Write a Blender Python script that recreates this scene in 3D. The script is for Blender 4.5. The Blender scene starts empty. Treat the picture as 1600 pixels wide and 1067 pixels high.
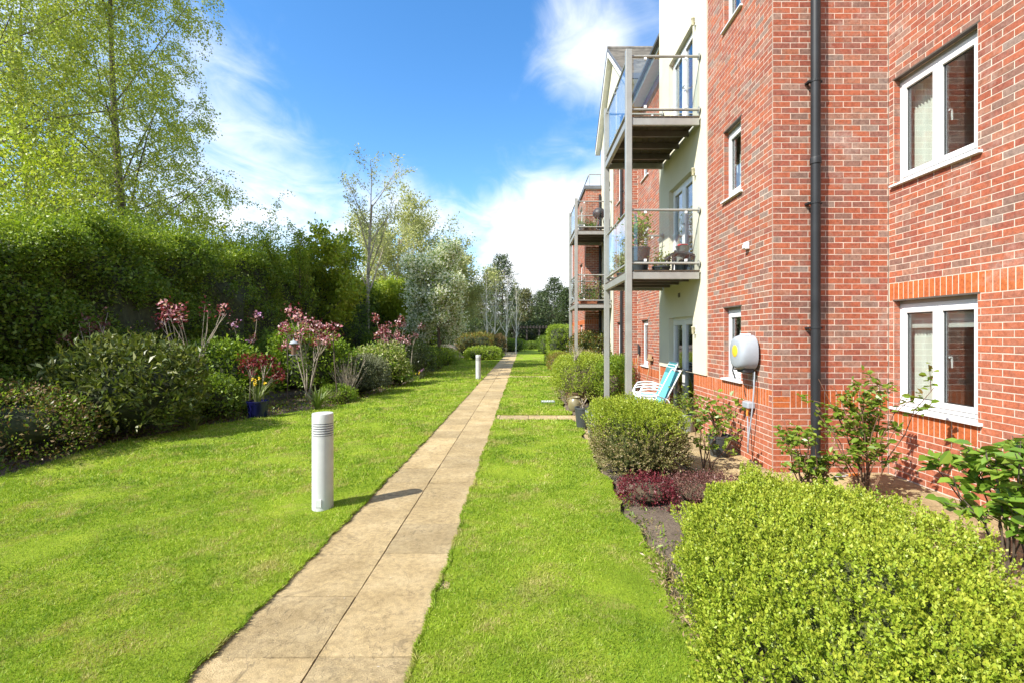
import bpy, math, random
import numpy as np
from mathutils import Vector, Matrix

# ------------------------------------------------------------------ camera, world, sun, exposure
scn = bpy.context.scene
COL = scn.collection
H = 1.72
F = 755.6
cam_d = bpy.data.cameras.new('camera')
cam_d.sensor_width = 36.0
cam_d.lens = F / 1600 * 36
cam_d.shift_x = -18 / 1600
cam_d.shift_y = -10.5 / 1600
cam_d.clip_start = 0.05
cam_d.clip_end = 3000
cam = bpy.data.objects.new('camera', cam_d)
cam.location = (0, 0, H)
cam.rotation_euler = (math.radians(90), 0, 0)
COL.objects.link(cam)
scn.camera = cam

SUN_EL = math.radians(45.0)
SUN_DIR = Vector((-0.815, -0.58, 0)).normalized()      # towards the sun, on the ground
to_sun = Vector((SUN_DIR.x * math.cos(SUN_EL), SUN_DIR.y * math.cos(SUN_EL), math.sin(SUN_EL)))

world = bpy.data.worlds.new('World')
scn.world = world
world.use_nodes = True


def build_world():
    nt = world.node_tree
    nt.nodes.clear()
    N, L = nt.nodes.new, nt.links.new
    out = N('ShaderNodeOutputWorld')
    bg = N('ShaderNodeBackground')
    bg.inputs['Strength'].default_value = 0.145
    sky = N('ShaderNodeTexSky')
    sky.sky_type = 'NISHITA'
    sky.sun_disc = False
    sky.sun_elevation = SUN_EL
    sky.sun_rotation = math.atan2(SUN_DIR.x, SUN_DIR.y)
    sky.air_density = 1.0
    sky.dust_density = 0.35
    sky.ozone_density = 2.2
    hsv = N('ShaderNodeHueSaturation')
    hsv.inputs['Saturation'].default_value = 1.28
    hsv.inputs['Value'].default_value = 1.0
    L(sky.outputs[0], hsv.inputs['Color'])
    # clouds on a flat layer overhead: direction divided by its height
    geo = N('ShaderNodeTexCoord')
    sep = N('ShaderNodeSeparateXYZ')
    L(geo.outputs['Generated'], sep.inputs[0])

    def math_(op, a, b=None, c=None, clamp=False):
        n = N('ShaderNodeMath')
        n.operation = op
        n.use_clamp = clamp
        for i, v in enumerate((a, b, c)):
            if v is None:
                continue
            if isinstance(v, (int, float)):
                n.inputs[i].default_value = v
            else:
                L(v, n.inputs[i])
        return n.outputs[0]
    zz = math_('ADD', math_('MAXIMUM', sep.outputs['Z'], 0.0), 0.16)
    u = math_('DIVIDE', sep.outputs['X'], zz)
    v = math_('DIVIDE', sep.outputs['Y'], zz)
    cmb = N('ShaderNodeCombineXYZ')
    L(u, cmb.inputs[0])
    L(v, cmb.inputs[1])
    mp = N('ShaderNodeMapping')
    mp.inputs['Rotation'].default_value = (0, 0, math.radians(-25))
    mp.inputs['Scale'].default_value = (0.72, 0.50, 1)
    mp.inputs['Location'].default_value = (1.3, 0.6, 0)
    L(cmb.outputs[0], mp.inputs[0])
    n1 = N('ShaderNodeTexNoise')
    n1.inputs['Scale'].default_value = 1.6
    n1.inputs['Detail'].default_value = 9
    n1.inputs['Roughness'].default_value = 0.56
    n1.inputs['Distortion'].default_value = 0.55
    L(mp.outputs[0], n1.inputs['Vector'])
    n2 = N('ShaderNodeTexNoise')
    n2.inputs['Scale'].default_value = 6.0
    n2.inputs['Detail'].default_value = 6
    n2.inputs['Roughness'].default_value = 0.6
    n2.inputs['Distortion'].default_value = 1.2
    L(mp.outputs[0], n2.inputs['Vector'])

    # big cloud banks: soft lobes round given directions, broken up by the noise above
    def lobe(px, py, rad, gain):
        d = Vector(((px - 818) / F, 1, -(py - 523) / F)).normalized()
        dn = N('ShaderNodeVectorMath')
        dn.operation = 'DOT_PRODUCT'
        L(geo.outputs['Generated'], dn.inputs[0])
        dn.inputs[1].default_value = d
        mr = N('ShaderNodeMapRange')
        mr.interpolation_type = 'SMOOTHSTEP'
        mr.inputs['From Min'].default_value = math.cos(math.radians(rad))
        mr.inputs['From Max'].default_value = 1.0
        mr.inputs['To Max'].default_value = gain
        L(dn.outputs['Value'], mr.inputs['Value'])
        return mr.outputs[0]
    tot = None
    for args in CLOUDS:
        o = lobe(*args)
        tot = o if tot is None else math_('ADD', tot, o)
    low = N('ShaderNodeMapRange')                     # more cloud towards the horizon all round
    low.inputs['From Min'].default_value = 0.30
    low.inputs['From Max'].default_value = 0.0
    low.inputs['To Max'].default_value = 0.06
    L(sep.outputs['Z'], low.inputs['Value'])
    base = math_('ADD', math_('MULTIPLY', n1.outputs[0], 1.0), math_('MULTIPLY', n2.outputs[0], 0.5))
    s = math_('ADD', math_('ADD', base, tot), low.outputs[0])
    cr = N('ShaderNodeMapRange')
    cr.interpolation_type = 'SMOOTHSTEP'
    cr.inputs['From Min'].default_value = 0.52
    cr.inputs['From Max'].default_value = 1.16
    L(s, cr.inputs['Value'])
    mix = N('ShaderNodeMix')
    mix.data_type = 'RGBA'
    L(cr.outputs[0], mix.inputs['Factor'])
    L(hsv.outputs[0], mix.inputs['A'])
    mix.inputs['B'].default_value = (4.6, 4.75, 4.95, 1)
    L(mix.outputs['Result'], bg.inputs['Color'])
    L(bg.outputs[0], out.inputs[0])


# px, py of the bank in the sky seen from the garden, its radius in degrees and how thick it is
CLOUDS = [(870, 390, 10, 0.28), (840, 440, 12, 0.26), (895, 75, 7, 0.20), (930, 110, 6, 0.12), (880, 205, 7, -0.20), (410, 130, 9, 0.14), (430, 330, 12, 0.0), (560, 260, 10, -0.02),
          (690, 305, 7, 0.12), (620, 390, 11, 0.12), (330, 20, 12, -0.14), (640, 130, 15, -0.22), (760, 250, 8, -0.18), (740, 30, 14, -0.18),
          (500, 20, 14, -0.14), (735, 375, 5, -0.12), (500, 230, 9, -0.08)]
build_world()

sun_d = bpy.data.lights.new('sun', 'SUN')
sun_d.energy = 4.7
sun_d.angle = math.radians(0.53)
sun_d.color = (1.0, 0.95, 0.87)
sun = bpy.data.objects.new('sun', sun_d)
sun.rotation_euler = to_sun.to_track_quat('Z', 'Y').to_euler()
sun.location = (-20, -14, 25)
COL.objects.link(sun)

scn.view_settings.view_transform = 'Standard'
scn.view_settings.look = 'None'
scn.view_settings.exposure = 1.05
scn.view_settings.gamma = 1.0
scn.view_settings.use_curve_mapping = False
scn.render.engine = 'CYCLES'
cy = scn.cycles
cy.max_bounces = 7
cy.diffuse_bounces = 3
cy.glossy_bounces = 3
cy.transmission_bounces = 4
cy.transparent_max_bounces = 10
cy.caustics_reflective = False
cy.caustics_refractive = False
cy.use_denoising = True
try:
    cy.denoiser = 'OPENIMAGEDENOISE'
except Exception:
    pass
cy.sample_clamp_indirect = 4.0

RNG = np.random.default_rng(7)
rnd = random.Random(11)


def W(px, py, Y):
    """point at depth Y that the photograph shows at px, py"""
    return Vector(((px - 818) * Y / F, Y, H - (py - 523) * Y / F))


# ------------------------------------------------------------------ materials
MATS = {}


def new_mat(name):
    m = bpy.data.materials.new(name)
    m.use_nodes = True
    nt = m.node_tree
    nt.nodes.clear()
    out = nt.nodes.new('ShaderNodeOutputMaterial')
    p = nt.nodes.new('ShaderNodeBsdfPrincipled')
    nt.links.new(p.outputs[0], out.inputs[0])
    MATS[name] = m
    return m, nt, p, out


def node(nt, kind, **kw):
    n = nt.nodes.new(kind)
    for k, v in kw.items():
        n.inputs[k].default_value = v
    return n


def ramp(nt, fac, stops, interp='LINEAR'):
    r = nt.nodes.new('ShaderNodeValToRGB')
    r.color_ramp.interpolation = interp
    el = r.color_ramp.elements
    while len(el) < len(stops):
        el.new(0.5)
    for e, (pos, c) in zip(el, stops):
        e.position = pos
        e.color = (*c, 1)
    nt.links.new(fac, r.inputs[0])
    return r.outputs[0]


def mixc(nt, fac, a, b, mode='MIX'):
    m = nt.nodes.new('ShaderNodeMix')
    m.data_type = 'RGBA'
    m.blend_type = mode
    for key, v in (('Factor', fac), ('A', a), ('B', b)):
        if isinstance(v, (int, float)):
            m.inputs[key].default_value = v
        elif isinstance(v, tuple):
            m.inputs[key].default_value = (*v, 1)
        else:
            nt.links.new(v, m.inputs[key])
    return m.outputs['Result']


def noise(nt, scale, detail=3, rough=0.55, vec=None, dist=0.0):
    n = node(nt, 'ShaderNodeTexNoise', Scale=scale, Detail=detail, Roughness=rough, Distortion=dist)
    if vec is None:
        g = nt.nodes.new('ShaderNodeNewGeometry')
        vec = g.outputs['Position']
    nt.links.new(vec, n.inputs['Vector'])
    return n.outputs[0]


def bump(nt, p, h, strength=0.3, dist=0.01):
    b = node(nt, 'ShaderNodeBump', Strength=strength, Distance=dist)
    nt.links.new(h, b.inputs['Height'])
    nt.links.new(b.outputs[0], p.inputs['Normal'])


def rand_piece(nt):
    """a random number per piece, whether the piece is an object or an island of a mesh"""
    g = nt.nodes.new('ShaderNodeNewGeometry')
    o = nt.nodes.new('ShaderNodeObjectInfo')
    c = nt.nodes.new('ShaderNodeCombineXYZ')
    nt.links.new(g.outputs['Random Per Island'], c.inputs[0])
    nt.links.new(o.outputs['Random'], c.inputs[1])
    w = nt.nodes.new('ShaderNodeTexWhiteNoise')
    nt.links.new(c.outputs[0], w.inputs['Vector'])
    return w.outputs['Value'], w.outputs['Color']


def plain(name, col, rough=0.5, metal=0.0, spec=0.5, var=0.12, nscale=6.0, bmp=0.0):
    m, nt, p, out = new_mat(name)
    n = noise(nt, nscale, 5)
    c2 = tuple(max(0, c * (1 - var * 1.6)) for c in col)
    c3 = tuple(min(1, c * (1 + var)) for c in col)
    nt.links.new(ramp(nt, n, [(0.3, c2), (0.7, c3)]), p.inputs['Base Color'])
    p.inputs['Roughness'].default_value = rough
    p.inputs['Metallic'].default_value = metal
    p.inputs['Specular IOR Level'].default_value = spec
    if bmp:
        bump(nt, p, noise(nt, nscale * 12, 4), bmp, 0.005)
    return m


def brick_mat(name, stops, blotch):
    m, nt, p, out = new_mat(name)
    v, c = rand_piece(nt)
    col = ramp(nt, v, stops, 'LINEAR')
    n = noise(nt, 9, 4, 0.6)
    f = ramp(nt, n, [(0.48, (0, 0, 0)), (0.66, (1, 1, 1))])
    col = mixc(nt, 0.5, col, mixc(nt, f, col, blotch))
    n2 = noise(nt, 90, 4, 0.7)
    col = mixc(nt, 0.55, col, ramp(nt, n2, [(0.25, (0.55, 0.55, 0.55)), (0.75, (1.35, 1.35, 1.35))]), 'MULTIPLY')
    # pale lime bloom here and there
    n3 = noise(nt, 1.6, 6, 0.75)
    f3 = ramp(nt, n3, [(0.56, (0, 0, 0)), (0.76, (0.5, 0.5, 0.5))])
    col = mixc(nt, f3, col, (0.52, 0.42, 0.36))
    n9 = noise(nt, 28, 3, 0.6)        # burnt and sandy streaks within a brick
    col = mixc(nt, 0.7, col, ramp(nt, n9, [(0.35, (0.68, 0.66, 0.66)), (0.5, (1, 1, 1)), (0.66, (1.2, 1.22, 1.22))]), 'MULTIPLY')
    n10 = noise(nt, 0.7, 5, 0.7)
    col = mixc(nt, 0.6, col, ramp(nt, n10, [(0.35, (0.78, 0.77, 0.76)), (0.6, (1.05, 1.05, 1.05))]), 'MULTIPLY')
    nt.links.new(col, p.inputs['Base Color'])
    p.inputs['Roughness'].default_value = 0.85
    p.inputs['Specular IOR Level'].default_value = 0.25
    bump(nt, p, noise(nt, 140, 4, 0.7), 0.5, 0.004)
    return m


brick_mat('brick_multi', [(0.0, (0.335, 0.092, 0.050)), (0.28, (0.40, 0.122, 0.062)), (0.54, (0.30, 0.088, 0.055)),
                          (0.70, (0.265, 0.104, 0.074)), (0.78, (0.215, 0.13, 0.10)), (0.84, (0.375, 0.142, 0.08)), (0.96, (0.30, 0.18, 0.135)), (1.0, (0.24, 0.18, 0.15))],
          (0.26, 0.16, 0.12))
brick_mat('brick_plain', [(0.0, (0.365, 0.106, 0.054)), (0.5, (0.42, 0.128, 0.062)), (0.85, (0.385, 0.138, 0.077)), (1.0, (0.32, 0.125, 0.08))],
          (0.35, 0.14, 0.09))
brick_mat('brick_orange', [(0.0, (0.43, 0.108, 0.032)), (0.6, (0.475, 0.130, 0.038)), (1.0, (0.40, 0.098, 0.032))], (0.44, 0.14, 0.05))
plain('mortar', (0.62, 0.50, 0.405), 0.95, var=0.12, nscale=8, bmp=0.4)
plain('render_cream', (0.62, 0.585, 0.45), 0.9, var=0.05, nscale=1.3, bmp=0.12)
plain('upvc_white', (0.70, 0.70, 0.69), 0.28, var=0.02)
plain('white_metal', (0.80, 0.80, 0.79), 0.35, var=0.03)
plain('bollard_paint', (0.50, 0.51, 0.50), 0.4, var=0.08, nscale=5)
plain('fascia_white', (0.78, 0.78, 0.74), 0.45, var=0.05)
plain('lintel_brown', (0.10, 0.085, 0.07), 0.5, var=0.1)
plain('black_pipe', (0.020, 0.022, 0.024), 0.5, var=0.2, nscale=3, spec=0.3)
plain('steel_grey', (0.36, 0.36, 0.325), 0.42, metal=0.35, var=0.07)
plain('deck_wood', (0.075, 0.052, 0.03), 0.8, var=0.3, nscale=7, bmp=0.3)
plain('deck_mossy', (0.20, 0.18, 0.08), 0.85, var=0.3, nscale=7, bmp=0.3)
plain('dark_slot', (0.03, 0.03, 0.03), 0.6)
plain('room', (0.55, 0.52, 0.42), 0.9, var=0.05)
plain('room_dark', (0.10, 0.09, 0.075), 0.9, var=0.1)
plain('curtain', (0.72, 0.74, 0.66), 0.9, var=0.05)
plain('blind', (0.55, 0.56, 0.52), 0.8, var=0.05)
plain('roof_tile', (0.20, 0.18, 0.15), 0.85, var=0.3, nscale=3, bmp=0.3)
plain('lead', (0.12, 0.13, 0.145), 0.6, var=0.1)
plain('grey_plastic', (0.32, 0.35, 0.38), 0.4, var=0.06)
plain('dark_plastic', (0.035, 0.037, 0.04), 0.5, var=0.2)
plain('yellow_plastic', (0.80, 0.52, 0.04), 0.4, var=0.05)
plain('orange_plastic', (0.75, 0.22, 0.03), 0.4, var=0.05)
plain('turquoise_fabric', (0.10, 0.40, 0.43), 0.75, var=0.08, nscale=30)
plain('teal_fabric', (0.045, 0.20, 0.215), 0.75, var=0.08, nscale=30)
plain('pot_dark', (0.05, 0.055, 0.055), 0.5, var=0.2)
plain('pot_grey', (0.22, 0.25, 0.23), 0.55, var=0.15)
plain('pot_olive', (0.22, 0.19, 0.10), 0.3, var=0.2)
plain('lamp_cream', (0.42, 0.38, 0.24), 0.5)
plain('pot_brown', (0.16, 0.09, 0.055), 0.5, var=0.2)
plain('pot_terracotta', (0.48, 0.17, 0.08), 0.7, var=0.15)
plain('pot_white', (0.70, 0.70, 0.66), 0.5, var=0.06)
plain('red_plastic', (0.55, 0.03, 0.03), 0.4)
plain('tool_wood', (0.36, 0.24, 0.13), 0.7, var=0.2)
plain('soil_dark', (0.065, 0.05, 0.037), 0.95, var=0.35, nscale=14, bmp=0.6)
plain('bark', (0.10, 0.075, 0.05), 0.9, var=0.3, nscale=9, bmp=0.5)
plain('bark_pale', (0.34, 0.29, 0.22), 0.85, var=0.25, nscale=9, bmp=0.3)
plain('stem_green', (0.13, 0.15, 0.05), 0.7, var=0.25, nscale=12)
plain('stem_red', (0.16, 0.085, 0.05), 0.8, var=0.3, nscale=12)
plain('twig_core', (0.075, 0.055, 0.03), 0.95, var=0.3, nscale=25, bmp=0.8)
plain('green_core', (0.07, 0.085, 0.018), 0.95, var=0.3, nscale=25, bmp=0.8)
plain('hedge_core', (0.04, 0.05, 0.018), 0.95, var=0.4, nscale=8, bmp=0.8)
plain('pergola_wood', (0.05, 0.04, 0.033), 0.8, var=0.2)

m, nt, p, out = new_mat('blue_glaze')
p.inputs['Base Color'].default_value = (0.008, 0.009, 0.06, 1)
p.inputs['Roughness'].default_value = 0.18
bump(nt, p, noise(nt, 14, 3), 0.1, 0.01)

# birch bark: white with dark bars
m, nt, p, out = new_mat('bark_birch')
tc = nt.nodes.new('ShaderNodeNewGeometry')
mp = node(nt, 'ShaderNodeMapping', Scale=(5, 5, 22))
nt.links.new(tc.outputs['Position'], mp.inputs[0])
n = noise(nt, 1.0, 5, 0.7, mp.outputs[0])
nt.links.new(ramp(nt, n, [(0.46, (0.07, 0.055, 0.04)), (0.58, (0.20, 0.17, 0.12)), (0.8, (0.42, 0.38, 0.30))]), p.inputs['Base Color'])
p.inputs['Roughness'].default_value = 0.8

# glass: reflection grows towards grazing, the same from both sides
def glass_mat(name, tint, base, rough=0.0, refl=(0.95, 0.97, 1.0)):
    m, nt, p, out = new_mat(name)
    nt.nodes.remove(p)
    lw = node(nt, 'ShaderNodeLayerWeight', Blend=0.5)
    pw = nt.nodes.new('ShaderNodeMath')
    pw.operation = 'POWER'
    nt.links.new(lw.outputs['Facing'], pw.inputs[0])
    pw.inputs[1].default_value = 4.0
    mr = node(nt, 'ShaderNodeMapRange')
    mr.inputs['To Min'].default_value = base
    nt.links.new(pw.outputs[0], mr.inputs['Value'])
    tr = nt.nodes.new('ShaderNodeBsdfTransparent')
    tr.inputs[0].default_value = (*tint, 1)
    gl = nt.nodes.new('ShaderNodeBsdfGlossy')
    gl.inputs['Color'].default_value = (*refl, 1)
    gl.inputs['Roughness'].default_value = rough
    mx = nt.nodes.new('ShaderNodeMixShader')
    nt.links.new(mr.outputs[0], mx.inputs[0])
    nt.links.new(tr.outputs[0], mx.inputs[1])
    nt.links.new(gl.outputs[0], mx.inputs[2])
    nt.links.new(mx.outputs[0], out.inputs[0])


glass_mat('window_glass', (0.92, 0.95, 0.94), 0.13)
glass_mat('balcony_glass', (0.94, 0.975, 0.98), 0.07)


def leaf_mat(name, stops, trans=0.3, rough=0.45, spec=0.35, tipcol=None, patch=0.35, tfac=1.25):
    """stops: colours over the random number of each leaf"""
    m, nt, p, out = new_mat(name)
    g = nt.nodes.new('ShaderNodeNewGeometry')
    col = ramp(nt, g.outputs['Random Per Island'], stops)
    n = noise(nt, 1.7, 4, 0.6)
    col = mixc(nt, patch, col, ramp(nt, n, [(0.3, (0.55, 0.6, 0.5)), (0.7, (1.4, 1.3, 1.25))]), 'MULTIPLY')
    if tipcol:
        a = nt.nodes.new('ShaderNodeAttribute')
        a.attribute_name = 'tip'
        col = mixc(nt, a.outputs['Fac'], col, tipcol)
    if name == 'grass_blade':      # darker lush patches and straw coloured worn ones
        n6 = noise(nt, 0.75, 5, 0.65, dist=0.6)
        col = mixc(nt, 0.85, col, ramp(nt, n6, [(0.35, (0.5, 0.64, 0.48)), (0.5, (1.04, 1.04, 1.04)), (0.64, (1.36, 1.22, 1.3))]), 'MULTIPLY')
        n7 = noise(nt, 2.4, 5, 0.7, dist=0.5)
        col = mixc(nt, ramp(nt, n7, [(0.50, (0, 0, 0)), (0.64, (0.75, 0.75, 0.75))]), col, (0.46, 0.38, 0.16))
    nt.links.new(col, p.inputs['Base Color'])
    p.inputs['Roughness'].default_value = rough
    p.inputs['Specular IOR Level'].default_value = spec
    t = nt.nodes.new('ShaderNodeBsdfTranslucent')
    nt.links.new(mixc(nt, 1.0, col, (tfac, tfac * 1.05, tfac * 0.6), 'MULTIPLY'), t.inputs[0])
    mx = nt.nodes.new('ShaderNodeMixShader')
    mx.inputs[0].default_value = trans
    nt.links.new(p.outputs[0], mx.inputs[1])
    nt.links.new(t.outputs[0], mx.inputs[2])
    nt.links.new(mx.outputs[0], out.inputs[0])
    return m


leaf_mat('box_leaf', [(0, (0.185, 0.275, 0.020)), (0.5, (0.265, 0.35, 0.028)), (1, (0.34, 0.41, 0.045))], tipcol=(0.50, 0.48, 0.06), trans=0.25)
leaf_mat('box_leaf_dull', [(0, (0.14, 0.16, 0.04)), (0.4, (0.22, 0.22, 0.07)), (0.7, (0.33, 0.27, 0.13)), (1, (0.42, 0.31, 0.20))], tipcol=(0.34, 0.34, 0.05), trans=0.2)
leaf_mat('dry_leaf', [(0, (0.26, 0.18, 0.09)), (0.5, (0.36, 0.27, 0.15)), (1, (0.20, 0.18, 0.06))], trans=0.2)
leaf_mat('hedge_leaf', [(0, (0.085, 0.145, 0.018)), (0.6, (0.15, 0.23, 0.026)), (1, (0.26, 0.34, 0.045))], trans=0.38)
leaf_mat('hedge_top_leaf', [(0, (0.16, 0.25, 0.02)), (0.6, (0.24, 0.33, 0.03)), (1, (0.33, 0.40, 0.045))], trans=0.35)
leaf_mat('birch_leaf', [(0, (0.26, 0.33, 0.045)), (0.6, (0.35, 0.41, 0.065)), (1, (0.44, 0.46, 0.10))], trans=0.45)
leaf_mat('pale_leaf', [(0, (0.30, 0.33, 0.13)), (0.6, (0.40, 0.42, 0.18)), (1, (0.50, 0.49, 0.25))], trans=0.4)
leaf_mat('lime_leaf', [(0, (0.24, 0.32, 0.025)), (0.6, (0.32, 0.40, 0.038)), (1, (0.42, 0.45, 0.06))], trans=0.4)
leaf_mat('pine_needle', [(0, (0.035, 0.062, 0.020)), (0.6, (0.065, 0.10, 0.03)), (1, (0.11, 0.14, 0.045))], trans=0.1)
leaf_mat('yew_needle', [(0, (0.10, 0.11, 0.035)), (0.6, (0.15, 0.155, 0.05)), (1, (0.20, 0.19, 0.07))], trans=0.15)
leaf_mat('dark_leaf', [(0, (0.030, 0.052, 0.014)), (0.6, (0.055, 0.085, 0.02)), (1, (0.10, 0.13, 0.035))], trans=0.2, rough=0.35)
leaf_mat('glossy_leaf', [(0, (0.055, 0.085, 0.014)), (0.6, (0.10, 0.13, 0.022)), (1, (0.18, 0.19, 0.045))], trans=0.25, rough=0.42, spec=0.35)
leaf_mat('camellia_leaf', [(0, (0.09, 0.18, 0.02)), (0.6, (0.16, 0.27, 0.03)), (1, (0.25, 0.34, 0.05))], trans=0.28, rough=0.24, spec=0.55)
leaf_mat('rose_leaf', [(0, (0.11, 0.19, 0.02)), (0.6, (0.18, 0.27, 0.03)), (0.9, (0.26, 0.32, 0.05)), (1, (0.28, 0.16, 0.06))], trans=0.35, rough=0.35)
leaf_mat('fresh_leaf', [(0, (0.12, 0.21, 0.018)), (0.6, (0.19, 0.29, 0.025)), (1, (0.27, 0.36, 0.045))], trans=0.35)
leaf_mat('grey_leaf', [(0, (0.085, 0.10, 0.05)), (0.5, (0.15, 0.17, 0.085)), (1, (0.27, 0.28, 0.17))], trans=0.15)
leaf_mat('bronze_leaf', [(0, (0.085, 0.07, 0.02)), (0.5, (0.15, 0.12, 0.035)), (0.8, (0.22, 0.14, 0.06)), (1, (0.26, 0.16, 0.10))], trans=0.2)
leaf_mat('red_leaf', [(0, (0.085, 0.012, 0.014)), (0.6, (0.16, 0.02, 0.024)), (1, (0.27, 0.045, 0.045))], trans=0.3)
leaf_mat('plum_leaf', [(0, (0.10, 0.035, 0.035)), (0.6, (0.17, 0.07, 0.06)), (1, (0.24, 0.13, 0.10))], trans=0.25)
leaf_mat('maroon_leaf', [(0, (0.085, 0.012, 0.018)), (0.6, (0.17, 0.024, 0.036)), (1, (0.28, 0.06, 0.08))], trans=0.3)
leaf_mat('pink_petal', [(0, (0.50, 0.16, 0.22)), (0.5, (0.68, 0.36, 0.42)), (1, (0.80, 0.60, 0.62))], trans=0.35)
leaf_mat('mauve_petal', [(0, (0.42, 0.18, 0.42)), (0.5, (0.55, 0.30, 0.55)), (1, (0.68, 0.45, 0.66))], trans=0.35)
leaf_mat('white_petal', [(0, (0.68, 0.70, 0.54)), (0.5, (0.80, 0.80, 0.68)), (1, (0.86, 0.86, 0.80))], trans=0.4, patch=0.1)
leaf_mat('yellow_petal', [(0, (0.75, 0.50, 0.02)), (1, (0.85, 0.68, 0.08))], trans=0.3)
leaf_mat('strap_leaf', [(0, (0.09, 0.14, 0.03)), (0.6, (0.15, 0.20, 0.05)), (1, (0.24, 0.27, 0.11))], trans=0.25)
leaf_mat('red_green_leaf', [(0, (0.12, 0.16, 0.025)), (0.5, (0.19, 0.22, 0.03)), (0.8, (0.28, 0.20, 0.05)), (1, (0.34, 0.13, 0.05))], trans=0.25)
leaf_mat('grass_blade', [(0, (0.155, 0.255, 0.020)), (0.5, (0.23, 0.345, 0.028)), (0.9, (0.32, 0.425, 0.048)), (1, (0.50, 0.48, 0.16))], trans=0.35, rough=0.5, spec=0.2, patch=0.45)

# turf under the blades: mown green with straw coloured bare patches
m, nt, p, out = new_mat('turf')
n1 = noise(nt, 2.2, 5, 0.6)
col = ramp(nt, n1, [(0.3, (0.155, 0.23, 0.017)), (0.55, (0.225, 0.31, 0.024)), (0.75, (0.30, 0.36, 0.036))])
n2 = noise(nt, 55, 4, 0.7)
col = mixc(nt, 0.8, col, ramp(nt, n2, [(0.3, (0.5, 0.55, 0.5)), (0.7, (1.4, 1.35, 1.25))]), 'MULTIPLY')
n3 = noise(nt, 0.9, 6, 0.7, dist=0.4)
col = mixc(nt, ramp(nt, n3, [(0.54, (0, 0, 0)), (0.68, (0.8, 0.8, 0.8))]), col, (0.29, 0.235, 0.085))
nt.links.new(col, p.inputs['Base Color'])
p.inputs['Roughness'].default_value = 0.9
p.inputs['Specular IOR Level'].default_value = 0.1
bump(nt, p, noise(nt, 120, 4, 0.7), 0.9, 0.02)

# riven sandstone-coloured slabs
m, nt, p, out = new_mat('paving')
v, c = rand_piece(nt)
n1 = noise(nt, 2.6, 6, 0.65)
col = ramp(nt, n1, [(0.30, (0.40, 0.305, 0.155)), (0.5, (0.505, 0.395, 0.215)), (0.70, (0.60, 0.485, 0.285))])
col = mixc(nt, 1.0, col, ramp(nt, v, [(0, (0.80, 0.80, 0.80)), (1, (1.1, 1.08, 1.05))]), 'MULTIPLY')
n2 = noise(nt, 130, 5, 0.75)
col = mixc(nt, 0.7, col, ramp(nt, n2, [(0.32, (0.60, 0.58, 0.54)), (0.70, (1.32, 1.3, 1.26))]), 'MULTIPLY')
n4 = noise(nt, 7, 6, 0.7, dist=0.5)
col = mixc(nt, ramp(nt, n4, [(0.56, (0, 0, 0)), (0.75, (0.45, 0.45, 0.45))]), col, (0.17, 0.14, 0.09))
# white specks of lichen
n5 = noise(nt, 26, 2, 0.4)
col = mixc(nt, ramp(nt, n5, [(0.755, (0, 0, 0)), (0.785, (0.6, 0.6, 0.6))]), col, (0.62, 0.60, 0.54))
n8 = noise(nt, 22, 5, 0.7)
col = mixc(nt, 0.75, col, ramp(nt, n8, [(0.34, (0.66, 0.64, 0.6)), (0.52, (1, 1, 1)), (0.68, (1.22, 1.2, 1.15))]), 'MULTIPLY')
# fine riven cracks, where a slow noise crosses its middle
nr = noise(nt, 1.9, 5, 0.62, dist=1.2)
ab = nt.nodes.new('ShaderNodeMath')
ab.operation = 'SUBTRACT'
nt.links.new(nr, ab.inputs[0])
ab.inputs[1].default_value = 0.5
ab2 = nt.nodes.new('ShaderNodeMath')
ab2.operation = 'ABSOLUTE'
nt.links.new(ab.outputs[0], ab2.inputs[0])
col = mixc(nt, ramp(nt, ab2.outputs[0], [(0.0, (0.5, 0.5, 0.5)), (0.009, (0, 0, 0))]), col, (0.12, 0.095, 0.06))
nt.links.new(col, p.inputs['Base Color'])
p.inputs['Roughness'].default_value = 0.85
p.inputs['Specular IOR Level'].default_value = 0.3
# riven relief: terraces with small cliffs
tc = nt.nodes.new('ShaderNodeNewGeometry')
mp = node(nt, 'ShaderNodeMapping', Scale=(1.5, 1.0, 1), Rotation=(0, 0, 0.7))
nt.links.new(tc.outputs['Position'], mp.inputs[0])
t = noise(nt, 2.3, 5, 0.6, mp.outputs[0], 0.6)
sn = nt.nodes.new('ShaderNodeMath')
sn.operation = 'SNAP'
nt.links.new(t, sn.inputs[0])
sn.inputs[1].default_value = 0.075
ad = nt.nodes.new('ShaderNodeMath')
ad.operation = 'MULTIPLY_ADD'
nt.links.new(sn.outputs[0], ad.inputs[0])
ad.inputs[1].default_value = 2.0
nt.links.new(n2, ad.inputs[2])
bump(nt, p, ad.outputs[0], 0.9, 0.02)

m, nt, p, out = new_mat('soil')
n1 = noise(nt, 5, 6, 0.7)
col = ramp(nt, n1, [(0.3, (0.085, 0.062, 0.042)), (0.6, (0.16, 0.125, 0.088)), (0.8, (0.25, 0.20, 0.15))])
n2 = noise(nt, 70, 4, 0.7)
col = mixc(nt, 0.8, col, ramp(nt, n2, [(0.3, (0.5, 0.5, 0.5)), (0.7, (1.5, 1.45, 1.4))]), 'MULTIPLY')
nt.links.new(col, p.inputs['Base Color'])
p.inputs['Roughness'].default_value = 0.95
bump(nt, p, noise(nt, 40, 5, 0.7), 1.0, 0.03)


# ------------------------------------------------------------------ builders
def tag(o, label=None, cat=None, group=None, kind=None):
    if label:
        o['label'] = label
    if cat:
        o['category'] = cat
    if group:
        o['group'] = group
    if kind:
        o['kind'] = kind
    return o


def empty(name, loc, label=None, cat=None, group=None):
    o = bpy.data.objects.new(name, None)
    o.location = loc
    o.empty_display_size = 0.1
    COL.objects.link(o)
    return tag(o, label, cat, group)


WORLD_OF = {}


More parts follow.
